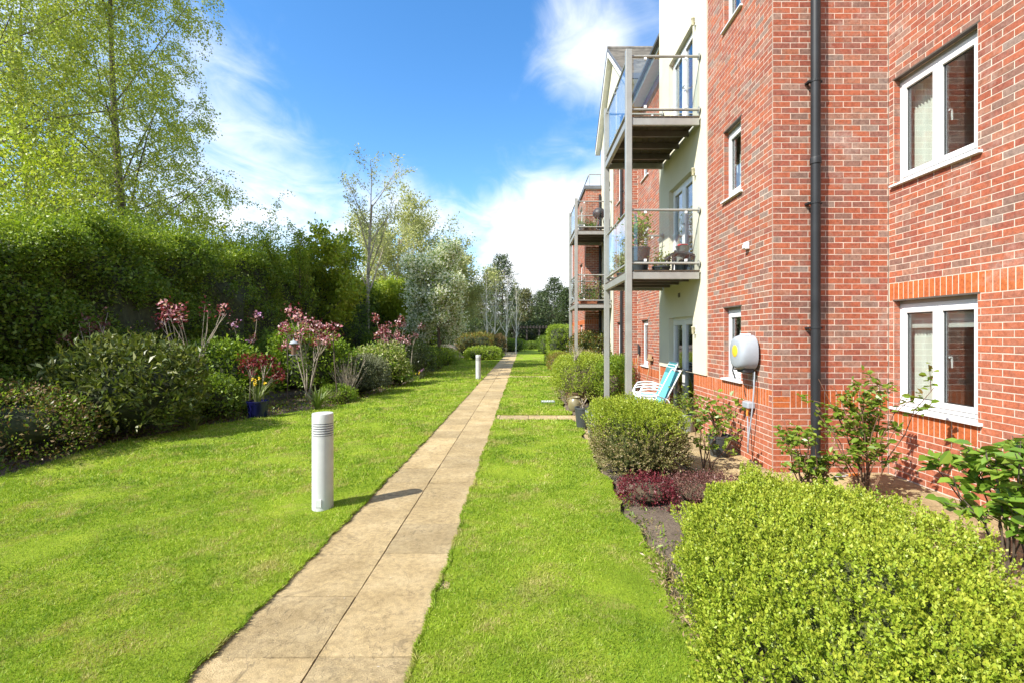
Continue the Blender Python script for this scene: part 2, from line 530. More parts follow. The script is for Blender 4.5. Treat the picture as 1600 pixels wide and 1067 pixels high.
def link(o, parent=None):
    COL.objects.link(o)
    if parent is not None:
        o.parent = parent
        # geometry is written in world coordinates: undo the parent's place
        inv = Matrix.Identity(4)
        q = parent
        off = Vector((0, 0, 0))
        while q is not None:
            off += Vector(q.location)
            q = q.parent
        o.location = Vector(o.location) - off
    return o


class MB:
    """collects shapes into one mesh"""

    def __init__(self):
        self.v, self.f, self.mi = [], [], []

    def add(self, verts, faces, mi=0):
        b = len(self.v)
        self.v += [tuple(x) for x in verts]
        self.f += [tuple(b + i for i in f) for f in faces]
        self.mi += [mi] * len(faces)

    def box(self, x0, x1, y0, y1, z0, z1, mi=0):
        self.add([(x0, y0, z0), (x1, y0, z0), (x1, y1, z0), (x0, y1, z0), (x0, y0, z1), (x1, y0, z1), (x1, y1, z1), (x0, y1, z1)],
                 [(0, 3, 2, 1), (4, 5, 6, 7), (0, 1, 5, 4), (1, 2, 6, 5), (2, 3, 7, 6), (3, 0, 4, 7)], mi)

    def brick(self, x0, x1, y0, y1, z0, z1, mi=0):
        # five faces: the one bedded in the wall is left off
        self.box(x0, x1, y0, y1, z0, z1, mi)
        k = 3 if (x1 - x0) < (y1 - y0) else 4
        del self.f[-6 + k], self.mi[-6 + k]

    def quad(self, a, b, c, d, mi=0):
        self.add([a, b, c, d], [(0, 1, 2, 3)], mi)

    def tube(self, pts, rads, n=8, cap=True, mi=0):
        pts = [Vector(p) for p in pts]
        if not hasattr(rads, '__len__'):
            rads = [rads] * len(pts)
        b = len(self.v)
        prev = None
        for i, p in enumerate(pts):
            t = (pts[min(i + 1, len(pts) - 1)] - pts[max(i - 1, 0)])
            if t.length < 1e-9:
                t = Vector((0, 0, 1))
            t.normalize()
            if prev is None:
                a = Vector((1, 0, 0)) if abs(t.x) < 0.9 else Vector((0, 1, 0))
                u = t.cross(a).normalized()
            else:
                u = (prev - t * prev.dot(t))
                if u.length < 1e-6:
                    u = t.orthogonal()
                u.normalize()
            prev = u
            w = t.cross(u)
            for k in range(n):
                ang = 2 * math.pi * k / n
                q = p + (u * math.cos(ang) + w * math.sin(ang)) * rads[i]
                self.v.append(q[:])
        for i in range(len(pts) - 1):
            for k in range(n):
                k2 = (k + 1) % n
                self.f.append((b + i * n + k, b + i * n + k2, b + (i + 1) * n + k2, b + (i + 1) * n + k))
                self.mi.append(mi)
        if cap:
            self.f.append(tuple(b + k for k in reversed(range(n))))
            self.f.append(tuple(b + (len(pts) - 1) * n + k for k in range(n)))
            self.mi += [mi, mi]

    def lathe(self, prof, c=(0, 0, 0), n=24, mi=0):
        """prof: (radius, z) from bottom to top"""
        b = len(self.v)
        for r, z in prof:
            for k in range(n):
                a = 2 * math.pi * k / n
                self.v.append((c[0] + r * math.cos(a), c[1] + r * math.sin(a), c[2] + z))
        for i in range(len(prof) - 1):
            for k in range(n):
                k2 = (k + 1) % n
                self.f.append((b + i * n + k, b + i * n + k2, b + (i + 1) * n + k2, b + (i + 1) * n + k))
                self.mi.append(mi)
        self.f.append(tuple(b + k for k in reversed(range(n))))
        self.f.append(tuple(b + (len(prof) - 1) * n + k for k in range(n)))
        self.mi += [mi, mi]

    def build(self, name, mats, parent=None, smooth=False, bevel=0.0, segs=1):
        me = bpy.data.meshes.new(name)
        me.from_pydata(self.v, [], self.f)
        if isinstance(mats, str):
            mats = [mats]
        for k in mats:
            me.materials.append(MATS[k])
        if len(mats) > 1:
            me.polygons.foreach_set('material_index', self.mi)
        if smooth:
            me.polygons.foreach_set('use_smooth', [True] * len(me.polygons))
            try:
                me.set_sharp_from_angle(angle=math.radians(38))
            except Exception:
                pass
        me.update()
        o = bpy.data.objects.new(name, me)
        link(o, parent)
        if bevel:
            bv = o.modifiers.new('bevel', 'BEVEL')
            bv.width = bevel
            bv.segments = segs
            bv.limit_method = 'ANGLE'
        return o


def norm(a):
    return a / np.maximum(np.linalg.norm(a, axis=1, keepdims=True), 1e-9)


def leaf_mesh(name, P, D, size, mats, parent=None, width=0.5, fold=0.12, curl=0.15, tip=None, up=None, kind=None, oval=False):
    """one mesh of many small leaves: P base points, D directions, size lengths; four corners each, folded along the midrib"""
    P = np.asarray(P, float)
    D = norm(np.asarray(D, float))
    n = len(P)
    size = np.broadcast_to(np.asarray(size, float), (n,))[:, None]
    R = RNG.normal(size=(n, 3))
    if up is not None:
        R = R * (1 - up) + np.array([[0, 0, 1.0]]) * up * 1.6 + 1e-4
    S = norm(np.cross(D, R))
    Nn = np.cross(S, D)
    mid = P + D * size * 0.48
    V = np.empty((n, 4, 3))
    V[:, 0] = P
    V[:, 1] = mid + S * size * width * 0.5 + Nn * size * fold
    V[:, 2] = P + D * size - Nn * size * curl
    V[:, 3] = mid - S * size * width * 0.5 + Nn * size * fold
    if oval:            # six corners and two halves: a rounder leaf for plants seen close
        V = np.empty((n, 8, 3))
        sd = S * size * width * 0.5
        lift = Nn * size * fold
        a, b, c2, e = P, P + D * size * 0.30, P + D * size * 0.68, P + D * size - Nn * size * curl
        V[:, 0], V[:, 1], V[:, 2], V[:, 3] = a, b + sd * 0.92 + lift, c2 + sd * 0.86 + lift * 0.8, e
        V[:, 4], V[:, 5], V[:, 6], V[:, 7] = a, e, c2 - sd * 0.86 + lift * 0.8, b - sd * 0.92 + lift
        V = V.reshape(n * 2, 4, 3)
        n = n * 2
    me = bpy.data.meshes.new(name)
    me.vertices.add(n * 4)
    me.vertices.foreach_set('co', V.reshape(-1))
    me.loops.add(n * 4)
    me.loops.foreach_set('vertex_index', np.arange(n * 4, dtype=np.int32))
    me.polygons.add(n)
    me.polygons.foreach_set('loop_start', np.arange(0, n * 4, 4, dtype=np.int32))
    try:
        me.polygons.foreach_set('loop_total', np.full(n, 4, dtype=np.int32))
    except Exception:
        pass
    me.update(calc_edges=True)
    if isinstance(mats, str):
        mats = [mats]
    for k in mats:
        me.materials.append(MATS[k])
    if len(mats) > 1:
        me.polygons.foreach_set('material_index', RNG.integers(0, len(mats), n).astype(np.int32))
    if tip is not None:
        at = me.attributes.new('tip', 'FLOAT', 'POINT')
        at.data.foreach_set('value', np.repeat(np.asarray(tip, float), 4).astype(np.float32))
    o = bpy.data.objects.new(name, me)
    link(o, parent)
    if kind:
        o['kind'] = kind
    return o


def blade_mesh(name, P, D, size, mat, width):
    """one mesh of pointed three-cornered grass blades"""
    D = norm(D)
    n = len(P)
    S = norm(np.cross(D, RNG.normal(size=(n, 3)))) * (size * width)[:, None]
    V = np.stack([P - S, P + S, P + D * size[:, None]], 1)
    me = bpy.data.meshes.new(name)
    me.vertices.add(n * 3)
    me.vertices.foreach_set('co', V.reshape(-1))
    me.loops.add(n * 3)
    me.loops.foreach_set('vertex_index', np.arange(n * 3, dtype=np.int32))
    me.polygons.add(n)
    me.polygons.foreach_set('loop_start', np.arange(0, n * 3, 3, dtype=np.int32))
    try:
        me.polygons.foreach_set('loop_total', np.full(n, 3, dtype=np.int32))
    except Exception:
        pass
    me.update(calc_edges=True)
    me.materials.append(MATS[mat])
    o = bpy.data.objects.new(name, me)
    link(o)
    return o


def sphere_dirs(n, rng=RNG):
    return norm(rng.normal(size=(n, 3)))


def lumps(dirs, k=14, amp=0.22, rng=RNG, sharp=7.0):
    """an uneven radius over directions: a few bulges"""
    c = norm(rng.normal(size=(k, 3)))
    a = rng.uniform(-0.4, 1.0, k) * amp
    d = dirs @ c.T
    return 1 + (np.exp((d - 1) * sharp) * a).sum(1)


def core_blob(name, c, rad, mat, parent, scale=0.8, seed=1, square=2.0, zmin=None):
    """solid dark filler added inside a bush to block the view through it"""
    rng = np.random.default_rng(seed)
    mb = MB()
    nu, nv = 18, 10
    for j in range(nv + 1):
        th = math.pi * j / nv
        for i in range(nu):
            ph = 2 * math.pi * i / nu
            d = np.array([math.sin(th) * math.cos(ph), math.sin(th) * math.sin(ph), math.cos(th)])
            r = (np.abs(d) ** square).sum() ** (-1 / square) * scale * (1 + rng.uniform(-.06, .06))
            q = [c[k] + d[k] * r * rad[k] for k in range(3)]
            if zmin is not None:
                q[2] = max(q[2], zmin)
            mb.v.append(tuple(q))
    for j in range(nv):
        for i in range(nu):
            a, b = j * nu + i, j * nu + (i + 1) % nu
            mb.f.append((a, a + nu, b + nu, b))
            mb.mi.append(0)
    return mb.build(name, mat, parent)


def bush(name, label, cat, c, rad, nleaf, size, mat, group=None, square=2.6, lump=0.18, width=0.5, clump=7, tips=None, core='twig_core',
         core_scale=0.78, bottom=0.0, upward=0.5, spread=0.05, seed=0, lower=None, inner=0.80, fine=0.0, finek=160, shoot=0.0, shear=0.0):
    """rounded or clipped bush: twigs on an uneven shell, each with a handful of leaves. c = centre on the ground, rad = half sizes, rad[2] = full height"""
    rng = np.random.default_rng(seed + 100)
    t = empty(name, (c[0], c[1], bottom), label, cat, group)
    if not shoot:
        nleaf, size = int(nleaf * 0.78), size * 1.1
    nt_ = max(8, nleaf // clump)
    d = sphere_dirs(nt_, rng)
    d[:, 2] = np.where(d[:, 2] < -0.55, -d[:, 2], d[:, 2])
    r = (np.abs(d) ** square).sum(1) ** (-1 / square)
    r = r * lumps(d, 22, lump, rng)
    if fine:
        r = r * lumps(d, finek, fine, rng, 150.0) - fine * 0.35
    half = rad[2] * 0.5
    rr = r * (1.03 - (1.03 - inner) * rng.uniform(0, 1, nt_) ** 1.4)
    T = np.stack([c[0] + d[:, 0] * rr * rad[0], c[1] + d[:, 1] * rr * rad[1], bottom + half + d[:, 2] * rr * half], 1)
    T[:, 2] = np.maximum(T[:, 2], bottom + 0.02)
    out = norm(d / np.array([[rad[0], rad[1], half]]) + np.array([[0, 0, upward / half]]))
    out = norm(out + rng.normal(size=out.shape) * 0.30)
    k = rng.uniform(0, 1, (nt_, clump))
    P = T[:, None, :] + out[:, None, :] * ((k - 0.6) * spread * 2)[:, :, None] + rng.normal(size=(nt_, clump, 3)) * spread * 0.28
    D = out[:, None, :] * 0.7 + rng.normal(size=(nt_, clump, 3)) * 0.62
    if shoot:           # leaves in crossed pairs up straight little shoots
        k = np.broadcast_to(np.linspace(0, 1, clump)[None, :], (nt_, clump)).copy()
        ax1 = norm(np.cross(out, rng.normal(size=out.shape)))
        ax2 = np.cross(out, ax1)
        ph = np.arange(clump) * 1.5708 + (np.arange(clump) // 2) * 0.4
        rad_ = ax1[:, None, :] * np.cos(ph)[None, :, None] + ax2[:, None, :] * np.sin(ph)[None, :, None]
        ln_ = shoot * rng.uniform(0.5, 1.25, (nt_, 1, 1))
        P = T[:, None, :] + out[:, None, :] * ((k - 0.75)[:, :, None] * ln_) + rng.normal(size=(nt_, clump, 3)) * 0.003
        D = rad_ * (1.05 - 0.75 * k[:, :, None]) + out[:, None, :] * (0.35 + 0.8 * k[:, :, None]) + rng.normal(size=(nt_, clump, 3)) * 0.2
    if shear:
        P[..., 0] += (P[..., 1] - c[1]) * shear
    tipv = np.clip((k - 0.55) * 2, 0, 1) * rng.uniform(0.1, 1.0, (nt_, 1)) * (tips or 0)
    P, D, tipv = P.reshape(-1, 3), D.reshape(-1, 3), tipv.reshape(-1)
    P[:, 2] = np.maximum(P[:, 2], bottom + 0.01)
    sz = size * rng.uniform(0.6, 1.3, len(P))
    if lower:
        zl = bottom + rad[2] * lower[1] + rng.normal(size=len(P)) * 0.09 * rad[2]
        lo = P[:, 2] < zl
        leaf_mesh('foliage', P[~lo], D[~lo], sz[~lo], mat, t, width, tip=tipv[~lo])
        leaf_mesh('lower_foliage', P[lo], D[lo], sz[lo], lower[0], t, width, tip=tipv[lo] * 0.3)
    else:
        leaf_mesh('foliage', P, D, sz, mat, t, width, tip=tipv)
    core_blob('filler_core', (c[0], c[1], bottom + half), (rad[0], rad[1], half), core, t, core_scale, seed, square, bottom - 0.02)
    return t


def grow(mb, tips, p, d, length, r, level, rng, cfg):
    """a limb and the limbs that leave it; tips collects (point, direction, level)"""
    segs = cfg['segs'][level]
    pts, rads = [p.copy()], [r]
    q, dd = p.copy(), d.normalized()
    endr = r * cfg['taper'][level]
    dirs = [dd.copy()]
    for i in range(segs):
        jit = Vector((rng.uniform(-1, 1), rng.uniform(-1, 1), rng.uniform(-1, 1))) * cfg['wob'][level]
        dd = (dd + jit + Vector((0, 0, cfg['trop'][level]))).normalized()
        q = q + dd * (length / segs)
        pts.append(q.copy())
        dirs.append(dd.copy())
        rads.append(r + (endr - r) * (i + 1) / segs)
    mb.tube(pts, rads, cfg['sides'][level], cap=False)
    last = level == len(cfg['segs']) - 1
    if level >= cfg['leaf_from']:
        for a in range(len(pts) - 1):
            m = cfg['leafn'][level]
            for j in range(m):
                f = (j + rng.random()) / m
                tips.append((pts[a].lerp(pts[a + 1], f), dirs[a + 1]))
    if last:
        return
    n = cfg['kids'][level]
    for i in range(n):
        f = cfg['from'][level] + (1 - cfg['from'][level]) * (i + rng.random() * 0.8) / n
        x = f * segs
        a = min(int(x), segs - 1)
        bp = pts[a].lerp(pts[a + 1], x - a)
        br = (rads[a] + (rads[a + 1] - rads[a]) * (x - a)) * cfg['kidr'][level]
        ax = dirs[a + 1]
        o = ax.orthogonal().normalized()
        o = Matrix.Rotation(i * 2.4 + rng.uniform(-.6, .6), 3, ax) @ o
        ang = math.radians(cfg['ang'][level] + rng.uniform(-12, 12))
        nd = ax * math.cos(ang) + o * math.sin(ang)
        ll = length * cfg['kidl'][level] * (1 - cfg['short'][level] * f) * rng.uniform(0.75, 1.2)
        grow(mb, tips, bp, nd, ll, max(br, 0.0025), level + 1, rng, cfg)


def tree(name, label, base, height, r, cfg, leaf=None, seed=1, bark='bark', group=None, lean=(0, 0), extra=None, cat='tree'):
    rng = random.Random(seed)
    t = empty(name, base, label, cat, group)
    mb, tips = MB(), []
    grow(mb, tips, Vector(base) - Vector((0, 0, 0.1)), Vector((lean[0], lean[1], 1)), height, r, 0, rng, cfg)
    mb.build('trunk', bark, t, smooth=True)
    if leaf:
        P = np.array([x[0][:] for x in tips])
        A = np.array([x[1][:] for x in tips])
        g = np.random.default_rng(seed)
        for part, mat, per, size, width, scatter, droop in leaf:
            Q = np.repeat(P, per, 0)
            B = np.repeat(A, per, 0)
            Q = Q + g.normal(size=Q.shape) * scatter
            Dn = B * 0.5 + g.normal(size=Q.shape) * 0.8 + np.array([[0, 0, droop]])
            leaf_mesh(part, Q, Dn, size * g.uniform(0.6, 1.3, len(Q)), mat, t, width)
    return t


def pot_lathe(mb, c, r_top, r_base, h, mi=0, rim=0.02, n=24):
    mb.lathe([(r_base, 0), (r_base * 1.02, 0.01), (r_top * 0.96, h - rim * 1.6), (r_top, h - rim * 1.5), (r_top, h), (r_top * 0.88, h),
              (r_top * 0.85, h - 0.05), (0.001, h - 0.05)], c, n, mi)


# ------------------------------------------------------------------ setting: ground, lawns, paths
Z0 = -0.035            # level of the terrace slabs beside the building
BR = 0.075             # one brick course


def sheet(name, x0, x1, y0, y1, z, mat, kind='structure', nx=1, ny=1, amp=0.0, seed=0):
    g = np.random.default_rng(seed)
    mb = MB()
    for j in range(ny + 1):
        for i in range(nx + 1):
            mb.v.append((x0 + (x1 - x0) * i / nx, y0 + (y1 - y0) * j / ny, z + g.uniform(-amp, amp)))
    for j in range(ny):
        for i in range(nx):
            a = j * (nx + 1) + i
            mb.f.append((a, a + 1, a + nx + 2, a + nx + 1))
            mb.mi.append(0)
    o = mb.build(name, mat, None, smooth=True)
    o['kind'] = kind
    return o


sheet('ground', -900, 900, -60, 1500, -0.09, 'soil')

BED = [(-3, -6.2), (5.85, -6.35), (7.1, -6.5), (9.15, -6.05), (10.1, -5.55), (11.6, -4.5), (14.6, -4.2), (19.4, -4.05), (27, -4.3), (35, -4.5), (45, -4.6), (60, -3.4), (75, -3)]


def bed_edge(y):
    return np.interp(y, [b[0] for b in BED], [b[1] for b in BED]) + 0.07 * np.sin(y * 2.1) + 0.04 * np.sin(y * 5.3 + 1)


def path_left(y):
    return np.interp(y, [0, 2.4, 4.5, 8, 20], [-1.69, -1.675, -1.63, -1.60, -1.59]) + 0.007 * np.sin(y * 4.1) + 0.006 * np.sin(y * 11.3 + 2) + 0.007 * np.sin(y * 27)


def path_right(y):
    return -0.572 + 0.010 * np.sin(y * 3.3 + 1) + 0.008 * np.sin(y * 9.1) + 0.008 * np.sin(y * 23)


def lawn_right_edge(y):
    return np.interp(y, [-3, 3, 6, 9, 12, 20, 36, 60, 75], [0.96, 1.0, 0.98, 1.06, 0.95, 1.25, 1.6, 2.6, 3.5]) + 0.04 * np.sin(y * 3.7) + 0.03 * np.sin(y * 8.9 + 1)


def lawn_z(x, y):
    return 0.014 + 0.010 * np.sin(x * 1.7 + y * 0.9) * np.sin(y * 1.3 - x * 0.6) + 0.009 * np.sin(x * 5.1 + 1 + 1.5 * np.sin(y * 2.2)) * np.sin(y * 6.3 + 1.2 * np.sin(x * 2.7)) + 0.005 * np.sin(x * 13 + 3 * np.sin(y * 4)) * np.sin(y * 15 + 2 * np.sin(x * 5))


def lawn(name, fl, fr, y0, y1):
    ys = [y0]
    while ys[-1] < y1:
        ys.append(min(y1, ys[-1] + max(0.06, 0.012 * abs(ys[-1]))))
    ys = np.array(ys)
    nx = 60
    rows = []
    for y in ys:
        a, b = float(fl(y)), float(fr(y))
        xs = np.linspace(a, b, nx + 1)
        zs = lawn_z(xs, y)
        row = [(a, y, -0.07)] + [(x, y, z) for x, z in zip(xs, zs)] + [(b, y, -0.07)]
        rows.append(row)
    mb = MB()
    n = nx + 3
    first = [(x, y0, -0.07) for x, y, z in rows[0]]
    last = [(x, y1, -0.07) for x, y, z in rows[-1]]
    rows = [first] + rows + [last]
    for r in rows:
        mb.v += r
    for j in range(len(rows) - 1):
        for i in range(n - 1):
            a = j * n + i
            mb.f.append((a, a + 1, a + n + 1, a + n))
            mb.mi.append(0)
    o = mb.build(name, 'turf', None, smooth=True)
    o['kind'] = 'structure'
    return o


CROSS = [(9.80, 10.40), (19.7, 20.3), (36.0, 36.6)]
lawn('lawn', bed_edge, path_left, -3, 75)
RIGHT_LAWNS = [(-3, 9.76), (10.44, 19.66), (20.34, 35.95), (36.65, 75)]
for a, b in RIGHT_LAWNS:
    lawn('lawn', path_right, lawn_right_edge, a, b)


def grass():
    """blades of the lawns, thinning with distance"""
    g = np.random.default_rng(5)
    Ps, Ds, Ss = [], [], []
    bands = [(1.4, 3.2, 19000, 0.025), (3.2, 5.5, 9500, 0.029), (5.5, 9.0, 3200, 0.040), (9.0, 16, 1200, 0.05), (16, 32, 380, 0.07)]
    for y0, y1, dens, ln in bands:
        for fl, fr in ((bed_edge, path_left), (path_right, lawn_right_edge)):
            xm = 7.0 if fl is bed_edge else 2.4
            xo = -7.0 if fl is bed_edge else -0.7
            n = int((y1 - y0) * xm * dens)
            y = g.uniform(y0, y1, n)
            x = xo + g.uniform(0, xm, n)
            ok = (x > fl(y) - 0.012) & (x < fr(y) + 0.012) & (np.abs(x) < y * 1.12 + 1.7)
            if fl is path_right:
                for c0, c1 in CROSS:
                    ok &= ~((y > c0 - 0.02) & (y < c1 + 0.02))
            # thin, worn places
            wear = np.sin(x * 2.3 + 1.3 * np.sin(y * 1.9)) * np.sin(y * 2.7 + 1.1 * np.sin(x * 3.1 + 2))
            inside = np.minimum(np.abs(x - fl(y)), np.abs(x - fr(y)))
            ok &= (g.random(n) > np.clip((wear - 0.45) * 1.1, 0, 0.5)) | (inside < 0.15)
            x, y = x[ok], y[ok]
            P = np.stack([x, y, lawn_z(x, y) - 0.004], 1)
            tuft = np.stack([np.sin(x * 31 + y * 17), np.cos(x * 23 - y * 29), np.zeros_like(x)], 1) * 0.3
            D = np.array([[0.0, 0, 0.75]]) + g.normal(size=P.shape) * np.array([[0.55, 0.55, 0.2]]) + tuft
            D[:, 2] = np.abs(D[:, 2]) + 0.15
            Ps.append(P)
            Ds.append(D)
            Ss.append(ln * g.uniform(0.5, 1.25, len(P)) * (1 - 0.3 * np.clip(wear[ok], 0, 1)))
    P, D, S = np.concatenate(Ps), np.concatenate(Ds), np.concatenate(Ss)
    # a fringe that leans over the slab edges
    for f, sgn, n in ((path_left, 1, 9000), (path_right, -1, 9000)):
        y = 1.4 + 14 * g.random(n) ** 1.6
        x = f(y) - sgn * 0.01
        Pf = np.stack([x, y, np.full(n, 0.004)], 1)
        Df = np.stack([sgn * g.uniform(0.1, 1.1, n), g.normal(size=n) * 0.5, g.uniform(0.15, 0.8, n)], 1)
        P, D = np.concatenate([P, Pf]), np.concatenate([D, Df])
        S = np.concatenate([S, g.uniform(0.018, 0.05, n)])
    wd = np.interp(P[:, 1], [2, 6, 12, 30], [0.105, 0.15, 0.24, 0.32])
    o = blade_mesh('grass', P, D, S, 'grass_blade', wd)
    tag(o, 'short mown green grass covering the lawns on both sides of the path', 'grass', kind='stuff')


grass()

# slabs: four riven meshes shared by all
def slab_meshes(w, d):
    out = []
    for s in range(4):
        g = random.Random(s)
        mb = MB()
        n = 6
        hw, hd = w / 2, d / 2
        for j in range(n + 1):
            for i in range(n + 1):
                x, y = -hw + w * i / n, -hd + d * j / n
                edge = min(i, j, n - i, n - j) == 0
                mb.v.append((x + (g.uniform(-.0025, .0025) if edge else 0), y + (g.uniform(-.0025, .0025) if edge else 0), (-0.0015 if edge else g.uniform(-0.0008, 0.0008))))
        for j in range(n):
            for i in range(n):
                a = j * (n + 1) + i
                mb.f.append((a, a + 1, a + n + 2, a + n + 1))
                mb.mi.append(0)
        ring = [i for i in range(n + 1)] + [(j + 1) * (n + 1) + n for j in range(n)] + [n * (n + 1) + n - 1 - i for i in range(n)] + [(n - 1 - j) * (n + 1) for j in range(n - 1)]
        b = len(mb.v)
        for i in ring:
            mb.v.append((mb.v[i][0], mb.v[i][1], -0.05))
        m_ = len(ring)
        for i in range(m_):
            mb.f.append((ring[i], b + i, b + (i + 1) % m_, ring[(i + 1) % m_]))
            mb.mi.append(0)
        me = bpy.data.meshes.new('paving_slab')
        me.from_pydata(mb.v, [], mb.f)
        me.materials.append(MATS['paving'])
        me.update()
        out.append(me)
    return out


SLAB = slab_meshes(0.592, 0.604)
SLAB_S = slab_meshes(0.592, 0.592)


def slab(parent, me, x, y, z, rz=0.0):
    o = bpy.data.objects.new('paving_slab', me)
    o.location = (x, y, z)
    o.rotation_euler = (rnd.uniform(-.003, .003), rnd.uniform(-.003, .003), rz + rnd.uniform(-.004, .004))
    link(o, parent)


def slab_bed(name, x0, x1, y0, y1, z):
    mb = MB()
    mb.box(x0, x1, y0, y1, z - 0.06, z)
    o = mb.build(name, 'soil_dark')
    o['kind'] = 'structure'
    return o


path = slab_bed('path', -1.71, -0.5, -2.5, 52, -0.012)
y = -1.62 + 0.23
PITCH = 0.611
while y < 51.5:
    for k in (0, 1):
        slab(path, rnd.choice(SLAB), -1.405 + k * 0.602, y + (0.008 if k else 0), rnd.uniform(-0.0015, 0.0015), math.pi * rnd.randrange(2))
    y += PITCH
for (a, b) in CROSS:
    o = slab_bed('cross_path', -0.498, 1.30, a - 0.02, b + 0.02, -0.016)
    for k in range(3):
        slab(o, rnd.choice(SLAB_S), -0.20 + k * 0.602, (a + b) / 2, -0.004)
# terrace of slabs that follows the walls, and a strip along the end of the lawn
ter = slab_bed('terrace', 2.20, 3.30, 6.2, 21.5, Z0 - 0.012)
for j in range(25):
    for k in range(2 if j < 5 or j > 12 else 2):
        slab(ter, rnd.choice(SLAB_S), 2.58 + k * 0.602 - 0.06, 6.45 + j * 0.602, Z0)
ter2 = slab_bed('terrace', 3.68, 4.658, -2.0, 6.17, Z0 - 0.015)
for j in range(13):
    slab(ter2, rnd.choice(SLAB_S), 4.34, 5.88 - j * 0.602, Z0 - 0.002)
    slab(ter2, rnd.choice(SLAB_S), 3.738, 5.88 - j * 0.602, Z0 - 0.002)
ter3 = slab_bed('terrace', 2.20, 3.43, 5.28, 6.19, Z0 - 0.02)
for k in range(2):
    slab(ter3, rnd.choice(SLAB_S), 3.133 - k * 0.602, 5.86, Z0 - 0.004)
edge_strip = slab_bed('edging_path', 1.03, 1.36, 6.4, 9.78, -0.02)
for j in range(6):
    o = bpy.data.objects.new('paving_slab', rnd.choice(SLAB_S))
    o.location = (1.19, 6.7 + j * 0.602, -0.008)
    o.scale = (0.5, 1, 1)
    link(o, edge_strip)

# planting beds
def bed_mesh(name, pts, z, seed):
    g = np.random.default_rng(seed)
    mb = MB()
    nx = 14
    for (y, a, b) in pts:
        for i in range(nx + 1):
            x = a + (b - a) * i / nx
            zz = z + g.uniform(-0.015, 0.02) + (0.03 if 0 < i < nx else -0.05)
            mb.v.append((x, y, zz))
    for j in range(len(pts) - 1):
        for i in range(nx):
            q = j * (nx + 1) + i
            mb.f.append((q, q + 1, q + nx + 2, q + nx + 1))
            mb.mi.append(0)
    o = mb.build(name, 'soil', None, smooth=True)
    o['kind'] = 'structure'


bed_mesh('flower_bed', [(y, -14, float(bed_edge(y)) + 0.02) for y in np.arange(-3, 60, 0.4)], -0.02, 3)
bed_mesh('flower_bed', [(y, float(lawn_right_edge(y)) - 0.03, 3.43) for y in np.arange(-3, 5.3, 0.25)], -0.03, 4)
bed_mesh('flower_bed', [(y, float(lawn_right_edge(y)) + (0.30 if y > 6.4 else 0), 2.19) for y in np.arange(5.3, 9.7, 0.25)], -0.03, 5)
bed_mesh('flower_bed', [(y, float(lawn_right_edge(y)) - 0.02, 2.19) for y in np.arange(10.45, 45, 0.5)], -0.03, 6)

# ------------------------------------------------------------------ the apartment building
B = empty('apartment_building', (3.18, 6.17, Z0), 'red brick and cream rendered apartment building of three storeys beside the garden path', 'building')


def kz(k):
    return Z0 + k * BR


BRICKS = []          # (x0,x1,y0,y1,z0,z1,material)
PROUD = 0.0018


